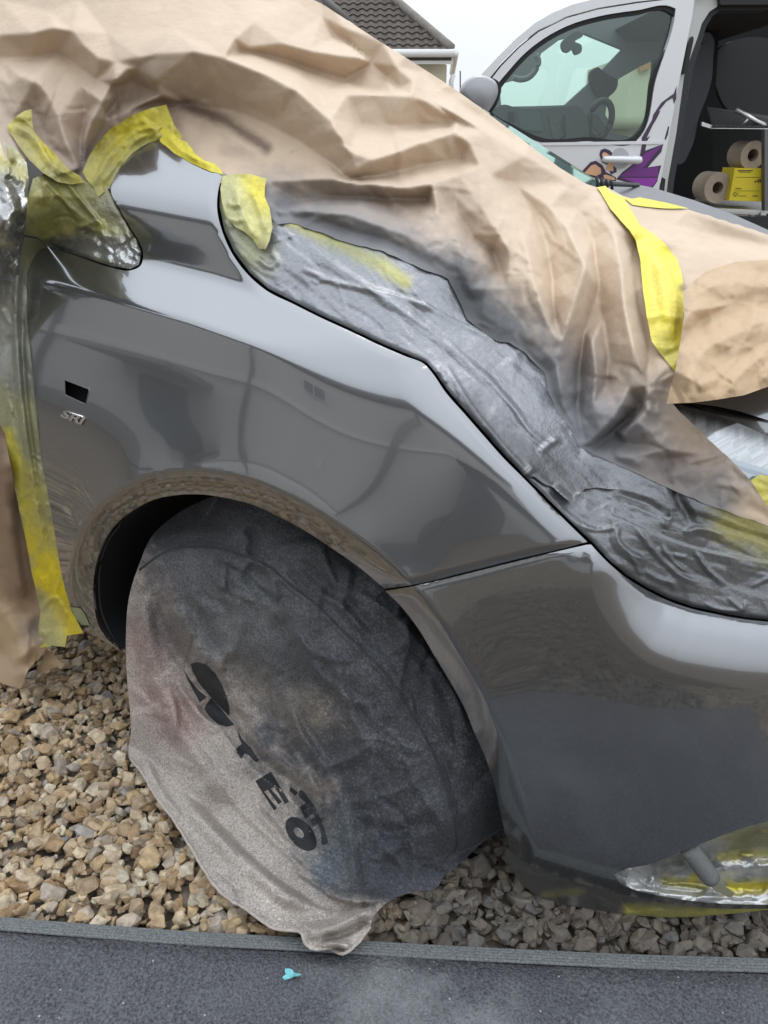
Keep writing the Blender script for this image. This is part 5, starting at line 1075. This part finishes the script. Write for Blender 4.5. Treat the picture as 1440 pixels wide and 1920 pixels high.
# rear of the door, jamb and the open side doorway
vslab('door_jamb', resample([(1303, -6), (1345, -6), (1345, 12), (1330, 22), (1316, 44), (1308, 70), (1283, 140), (1268, 250), (1252, 340), (1244, 420), (1236, 420), (1237, 350), (1270, 170), (1298, 30), (1303, -6)], 14)[:-1], .03, .06, mat('jamb_paint', (.55, .55, .53), .35), van)
vslab('doorway_seal', resample([(1440, 6), (1347, 9), (1330, 20), (1314, 44), (1306, 70), (1281, 140), (1266, 250), (1250, 340), (1242, 430), (1254, 430), (1264, 340), (1280, 250), (1292, 150), (1316, 78), (1324, 50), (1336, 30), (1350, 20), (1440, 18), (1440, 6)], 14)[:-1], .055, .10, M['trim'], van)
vslab('door_hinge', [(1299, 68), (1301, 72), (1288, 135), (1283, 139), (1280, 136), (1292, 80)], .0, .03, M['rubber'], van)
vslab('door_hinge', [(1243, 333), (1248, 336), (1245, 362), (1240, 372), (1233, 370), (1237, 345)], .0, .03, M['rubber'], van)
vslab('door_rail', [(1348, -6), (1500, -8), (1500, 8), (1352, 9)], .0, .05, M['rubber'], van)
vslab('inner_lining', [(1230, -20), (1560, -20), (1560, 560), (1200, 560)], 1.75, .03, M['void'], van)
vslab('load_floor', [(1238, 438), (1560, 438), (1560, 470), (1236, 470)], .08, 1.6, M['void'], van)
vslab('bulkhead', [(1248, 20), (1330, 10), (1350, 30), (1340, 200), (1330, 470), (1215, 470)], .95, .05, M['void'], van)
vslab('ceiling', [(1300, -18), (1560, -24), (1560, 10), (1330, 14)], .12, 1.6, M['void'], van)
vslab('seat_back', catmull([(1318, 63), (1330, 61), (1336, 68), (1337, 110), (1334, 152), (1327, 176), (1312, 215), (1295, 280), (1276, 308), (1266, 308), (1280, 240), (1296, 150), (1308, 90)], 8, True), .32, .12, M['trim'], van, smooth=False)
vslab('side_panel', catmull([(1350, 90), (1400, 70), (1450, 75), (1450, 225), (1385, 225), (1360, 200)], 12, True), 1.3, .05, mat('dark_panel', (.012, .012, .012), .6), van)
k = np.linspace(0, 2*math.pi, 13)[:-1]; vslab('panel_plug', [(1319+3.2*math.cos(t), 78+3.6*math.sin(t)) for t in k], .31, .01, M['rubber'], van)
# cab seen through the door window
LIN = [(900, 210), (935, 150), (1000, 60), (1080, 20), (1280, 0), (1280, 300), (900, 300)]
P1 = [(936, 158), (965, 150), (1004, 135), (1015, 100), (1050, 74), (1095, 62), (1168, 92), (1112, 150), (1060, 197), (1000, 199), (940, 200)]
P2 = [(1160, 148), (1200, 125), (1235, 108), (1228, 190), (1195, 260), (1155, 250), (1135, 215), (1138, 190)]
vslab('cab_lining', resample(LIN+LIN[:1], 40)[:-1], 1.45, .06, M['lining'], van, [np.array(P1, float), np.array(P2, float)])
vslab('windscreen', np.array(P1, float), 1.50, .004, M['vglass'], van)
vslab('far_window', np.array(P2, float), 1.50, .004, M['vglass'], van)
gh = catmull([(962, 146), (975, 149), (990, 146), (1004, 132), (1010, 112), (1004, 102)], 5)
vtube(gh, .35, .014, M['lining'], van, 'grab_handle')
dash = vslab('dashboard', catmull([(925, 205), (945, 196), (965, 201), (1060, 200), (1085, 199), (1097, 212), (1105, 250), (1102, 275), (1010, 275), (960, 240)], 8, True), .75, .35, M['dash'], van)
vslab('dashboard_screen', [(970, 207), (1012, 207), (1018, 246), (975, 243)], .742, .006, mat('dash_screen', (.05, .065, .07), .2), van)
for q in range(4): vslab('air_vent', [(952, 211+q*5), (964, 210+q*5), (965, 213+q*5), (953, 214+q*5)], .742, .006, M['rubber'], van)
vslab('dash_controls', [(1028, 215), (1052, 213), (1062, 250), (1046, 262), (1036, 258)], .742, .006, mat('dash_controls', (.06, .065, .065), .35, noise=(60, .6)), van)
vslab('gear_console', [(1060, 215), (1098, 214), (1104, 275), (1062, 275)], .70, .1, M['dash'], van)
sw = np.array([(1125+20*math.cos(t)*.95-34*math.sin(t)*.35, 224+34*math.sin(t)+20*math.cos(t)*.45) for t in np.linspace(0, 2*math.pi, 25)])
vtube(sw, 1.1, .020, M['rubber'], van, 'steering_wheel')
vslab('steering_boss', [(1108, 212), (1122, 216), (1140, 245), (1130, 255), (1112, 240)], 1.1, .05, M['dash'], van)
vslab('interior_mirror', catmull([(1054, 80), (1062, 70), (1090, 61), (1093, 66), (1078, 78), (1090, 84), (1088, 100), (1080, 102), (1074, 92), (1066, 98), (1058, 96)], 4, True), 1.2, .05, M['dash'], van)
vslab('far_mirror', catmull([(1112, 130), (1122, 126), (1130, 133), (1145, 142), (1158, 150), (1156, 166), (1146, 178), (1130, 184), (1118, 176), (1108, 158)], 5, True), 1.42, .06, M['rubber'], van)
# hull closing the van behind these panels
vslab('far_side', [(1280, -30), (1560, -30), (1560, 560), (1240, 560)], 1.85, .03, M['vpaint'], van)
vslab('lower_body', [(905, 335), (1000, 402), (1236, 422), (1560, 470), (1560, 640), (760, 640), (752, 470)], .02, .06, M['vpaint'], van)
np_ = vp([893, 850, 800, 765, 752, 750, 905, 905], [206, 222, 246, 300, 470, 640, 640, 210], .09); build('front_body', *prism(np_, FH*1.7), M['vpaint'], van, False)
for wx in (850,):
    for wd in (.06, 1.55):
        c_ = vp(wx, 596, wd); q_ = np.linspace(0, 2*math.pi, 33)[:-1]; ring = np.array([c_+R*.33*math.cos(t)+np.array([0, 0, 1])*.33*math.sin(t) for t in q_])
        ring[:, 2] += .33-c_[2]; build('wheel', *prism(ring, FH*.22-FH*.03), M['rubber'], van, False)

# racking and goods inside the van
rack = thing('shelf_rack', 'aluminium shelving inside the open van with a tray and lower shelf', 'shelf rack', tuple(vp(1400, 430, .4)))
vslab('shelf_edge', [(1336, 235), (1500, 236), (1500, 243), (1336, 241)], .28, .02, M['alu'], rack)
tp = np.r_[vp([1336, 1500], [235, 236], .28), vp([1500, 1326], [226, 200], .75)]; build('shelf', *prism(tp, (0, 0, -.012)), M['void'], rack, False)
ep = np.r_[vp([1316, 1336, 1336, 1316], [228, 235, 242, 236], .29)]; build('shelf_side', *prism(ep, FH*.02), M['alu'], rack, False)
vtube([(1381, 205), (1438, 240)], .3, .012, M['alu'], rack, 'strut', 6); vtube([(1392, 235), (1406, 219)], .3, .006, M['alu'], rack, 'strut', 6); vtube([(1378, 208), (1436, 234)], .34, .008, M['alu'], rack, 'strut', 6)
vslab('post', [(1434, 243), (1441, 243), (1441, 395), (1434, 395)], .26, .04, mat('dull_post', (.16, .16, .16), .5, .6), rack)
lp = np.r_[vp([1305, 1430], [389, 396], .30), vp([1436, 1302], [378, 373], .62)]; build('shelf', *prism(lp, (0, 0, -.02)), M['alu'], rack, False)
vslab('shelf_edge', [(1300, 389), (1440, 394), (1440, 401), (1300, 394)], .29, .02, M['alu'], rack)
vslab('post', [(1427, 398), (1437, 398), (1433, 470), (1422, 470)], .28, .04, M['alu'], rack)
M['roll'] = mat('paper_roll', (.36, .29, .22), .85, noise=(40, .12))
def roll(cx, cy_, r, rh, dn, lab, w=.18):
    c = vp(cx, cy_, dn); k = np.linspace(0, 2*math.pi, 29)[:-1]; s = (DV+dn)/FPX/math.cos(PIT)*1.0
    z_ = (c-C)@F/FPX
    ring = [c+R*(q*z_*math.cos(t))+np.array([0, 0, 1])*(q*z_*math.sin(t)*1.08) for q in (r, rh) for t in k]
    n = len(k); V = np.r_[ring, np.array(ring)+FH*w]
    Fc = []
    for i in range(n):
        j = (i+1) % n
        Fc += [(i, j, n+j, n+i), (2*n+i, 3*n+i, 3*n+j, 2*n+j), (i, 2*n+i, 2*n+j, j), (n+i, n+j, 3*n+j, 3*n+i)]
    o = build('paper_roll', V, Fc, M['roll'], None, False); return tag(o, lab, 'paper roll', 'masking paper rolls in the van')
roll(1412, 291, 23, 10, .34, 'upper masking paper roll standing above the yellow box in the van')
roll(1346, 352, 25, 10, .36, 'lower masking paper roll on the shelf left of the yellow box')
box = thing('cardboard_box', 'yellow cardboard box with black print on the van shelf', 'box', tuple(vp(1400, 376, .31)))
vslab('carton', [(1378, 315), (1434, 316), (1429, 378), (1367, 376)], .31, .16, mat('yellow_card', (.66, .52, .02), .6, noise=(8, .05)), box)
def boxprint(x0, y0, x1, y1): vslab('printed_line', [(x0, y0), (x1, y0), (x1, y1), (x0, y1)], .3085, .001, M['ink'], box)
for q in ((1383, 319, 1412, 320.5), (1386, 322, 1408, 323.2), (1381, 332, 1428, 332.6), (1379, 353, 1390, 354.4), (1377, 357.6, 1425, 358.1), (1411, 366.6, 1421, 368.2), (1386, 367, 1399, 368), (1415, 339, 1418, 342), (1420, 337, 1423, 342), (1424, 336, 1427, 342)): boxprint(*q)
def logo():
    cu = bpy.data.curves.new('logo', 'FONT'); cu.body = 'Q1'; cu.size = 1; cu.extrude = .02
    ob = bpy.data.objects.new('logo_tmp', cu); COL.objects.link(ob); dg = bpy.context.evaluated_depsgraph_get(); me = bpy.data.meshes.new_from_object(ob.evaluated_get(dg))
    V = np.array([v.co[:] for v in me.vertices]); Fc = [tuple(p.vertices) for p in me.polygons]
    bpy.data.objects.remove(ob); bpy.data.curves.remove(cu); bpy.data.meshes.remove(me)
    u = (V[:, 0]-V[:, 0].min())/np.ptp(V[:, 0]); v = (V[:, 1]-V[:, 1].min())/np.ptp(V[:, 1])
    build('logo', vp(1375+u*9, 368.5-v*8, .308)+FH*(V[:, 2]*.02)[:, None], Fc, M['ink'], box, False)
logo()

# ------------------------------------------------------------------ houses beyond
def hp_(x, y, D): d = ray(np.asarray(x, float), np.asarray(y, float)); return C+(D/(d@FH))[..., None]*d
HD = 15.0
house = thing('bungalow', 'cream bungalow with a brown tiled hip roof and white gutter behind the paper', 'house', tuple(np.r_[hp_(720, 272, HD)[:2], 0]))
M['rend'] = mat('pale_cream_render', (.60, .55, .42), .9, noise=(4, .05)); M['upvc'] = mat('white_gutter', (.75, .75, .73), .4)
M['tile'] = mat('brown_concrete_tile', (.10, .082, .07), .9, noise=(5, .25), bump=[(40, 3, .01)])
e0 = hp_(847, 97, HD); zE = e0[2]
def roofp(a, b): return e0+R*a+(FH*.72+np.array([0, 0, .69]))*b      # a along the eave, b up the slope
V, Fc, nb = [], [], 0
pitch, wpit = .105*1.35, .155
nrow = 26
def solve_hip(b):   # right boundary (hip) in the picture: straight from (847,97) to (733,0)
    lo, hi = -9., 1.
    for _ in range(30):
        mid = (lo+hi)/2; p = roofp(mid, b); x_, y_, _z = project(p[None]); xh = 847+(y_[0]-97)*(114/97.)
        if x_[0] > xh: hi = mid
        else: lo = mid
    return lo
for r_ in range(nrow):
    a1 = solve_hip(r_*pitch+pitch*.5); xs = np.arange(-7.0, a1, wpit/6)
    w_ = .018*np.sin(2*math.pi*xs/wpit); n = len(xs)
    if n < 3: break
    for (b, h) in ((r_*pitch-.02, .045), (r_*pitch-.018, .012), ((r_+1)*pitch, .02)):
        nrm = np.array([0, 0, .72])-FH*.69
        V += [roofp(x_, b-.010*abs(math.sin(math.pi*x_/wpit))*(h > .04))+nrm*(h+ww) for x_, ww in zip(xs, w_)]
    Fc += [(nb+i+n, nb+i, nb+i+1, nb+i+1+n) for i in range(n-1)]+[(nb+i, nb+2*n+i, nb+2*n+i+1, nb+i+1) for i in range(n-1)]
    nb += 3*n
o = build('roof', V, Fc, M['tile'], house, False, kind='stuff')
hipc = [roofp(solve_hip(b), b)+np.array([0, 0, .05]) for b in np.linspace(0, nrow*pitch*.98, 30)]
build('hip_tiles', *tube(np.array(hipc), .075, 8), mat('hip_tile', (.20, .185, .16), .9, noise=(9, .3)), house)
hc = hp_(np.array([600., 660.]), np.array([-10., 45.]), HD-.6); build('lead_flashing', *tube(hc, .06, 6), mat('lead', (.14, .135, .13), .7), house)
build('roof_deck', *prism(np.array([roofp(-7, -.03), roofp(0, -.03), roofp(solve_hip(3.5), 3.5), roofp(-7, 3.5)])-np.array([0, 0, .06]), (0, 0, -.05)), M['tile'], house, False)
g0 = e0-FH*.10+np.array([0, 0, -.03]); build('gutter', *tube(np.array([g0-R*7, g0+R*.05]), .06, 8), M['upvc'], house)
build('fascia', *boxv(e0-R*3.48+np.array([0, 0, -.13]), R*3.5, FH*.02, (0, 0, .05)), M['upvc'], house, False)
wz = (zE-.16)/2; wc_ = e0+FH*.35-R*3.6; wc_[2] = wz
build('wall', *boxv(wc_, R*3.52, FH*.1, (0, 0, wz)), M['rend'], house, False)
sv = FH*.9+R*.06
sw_ = e0-R*.05+FH*.35; P = np.array([sw_, sw_+sv*3.0]); P[:, 2] = 0
build('side_wall', *prism(np.array([P[0], P[1], P[1]+[0, 0, zE-.16], P[0]+[0, 0, zE-.16]]), R*-.1), M['rend'], house, False)
gs = e0+R*.06; build('side_gutter', *tube(np.array([gs+[0, 0, -.03], gs+sv*4.2+[0, 0, -.03]]), .06, 8), M['upvc'], house)
dp = hp_(np.array([851., 846, 846.]), np.array([140., 152, 190]), HD+.2); build('downpipe', *tube(dp, .04, 6), M['upvc'], house)
ap = hp_(np.array([863., 863.]), np.array([133., 200.]), 40); tag(build('aerial_pole', *tube(ap, .03, 6), M['lead2'] if 'lead2' in M else M['trim']), 'thin aerial pole against the sky beyond the bungalow', 'pole')
# cream house seen through the van's far window
h2 = thing('neighbour_house', 'cream house wall seen through the far window of the van', 'house', tuple(np.r_[hp_(1215, 272, 14.)[:2], 0]))
a, b = hp_(1186., 110., 14.), hp_(1260., 100., 14.)
P = np.array([a, b, b, a]); P[2:, 2] = 0; P[0][2] = P[1][2]+.0
build('wall', *prism(P, FH*3), M['rend'], h2, False)
q = hp_(np.array([1200., 1222., 1222., 1200.]), np.array([118., 112., 128., 134.]), 13.9); build('wall_box', *prism(q, FH*.1), mat('terracotta', (.45, .22, .10), .8), h2, False)
fz = hp_(np.array([1120., 1260., 1260., 1120.]), np.array([221., 219., 240., 242.]), 12.); tag(build('garden_wall', *prism(fz, FH*.2), mat('stone_cap', (.35, .31, .22), .9)), 'low buff garden wall seen through the van windows', 'wall')
fz2 = hp_(np.array([1120., 1260., 1260., 1120.]), np.array([242., 240., 275., 275.]), 12.2); fz2[2:, 2] = 0; tag(build('garden_wall', *prism(fz2, FH*.2), M['rend']), 'pale rendered garden wall base seen below the buff capping through the van', 'wall')
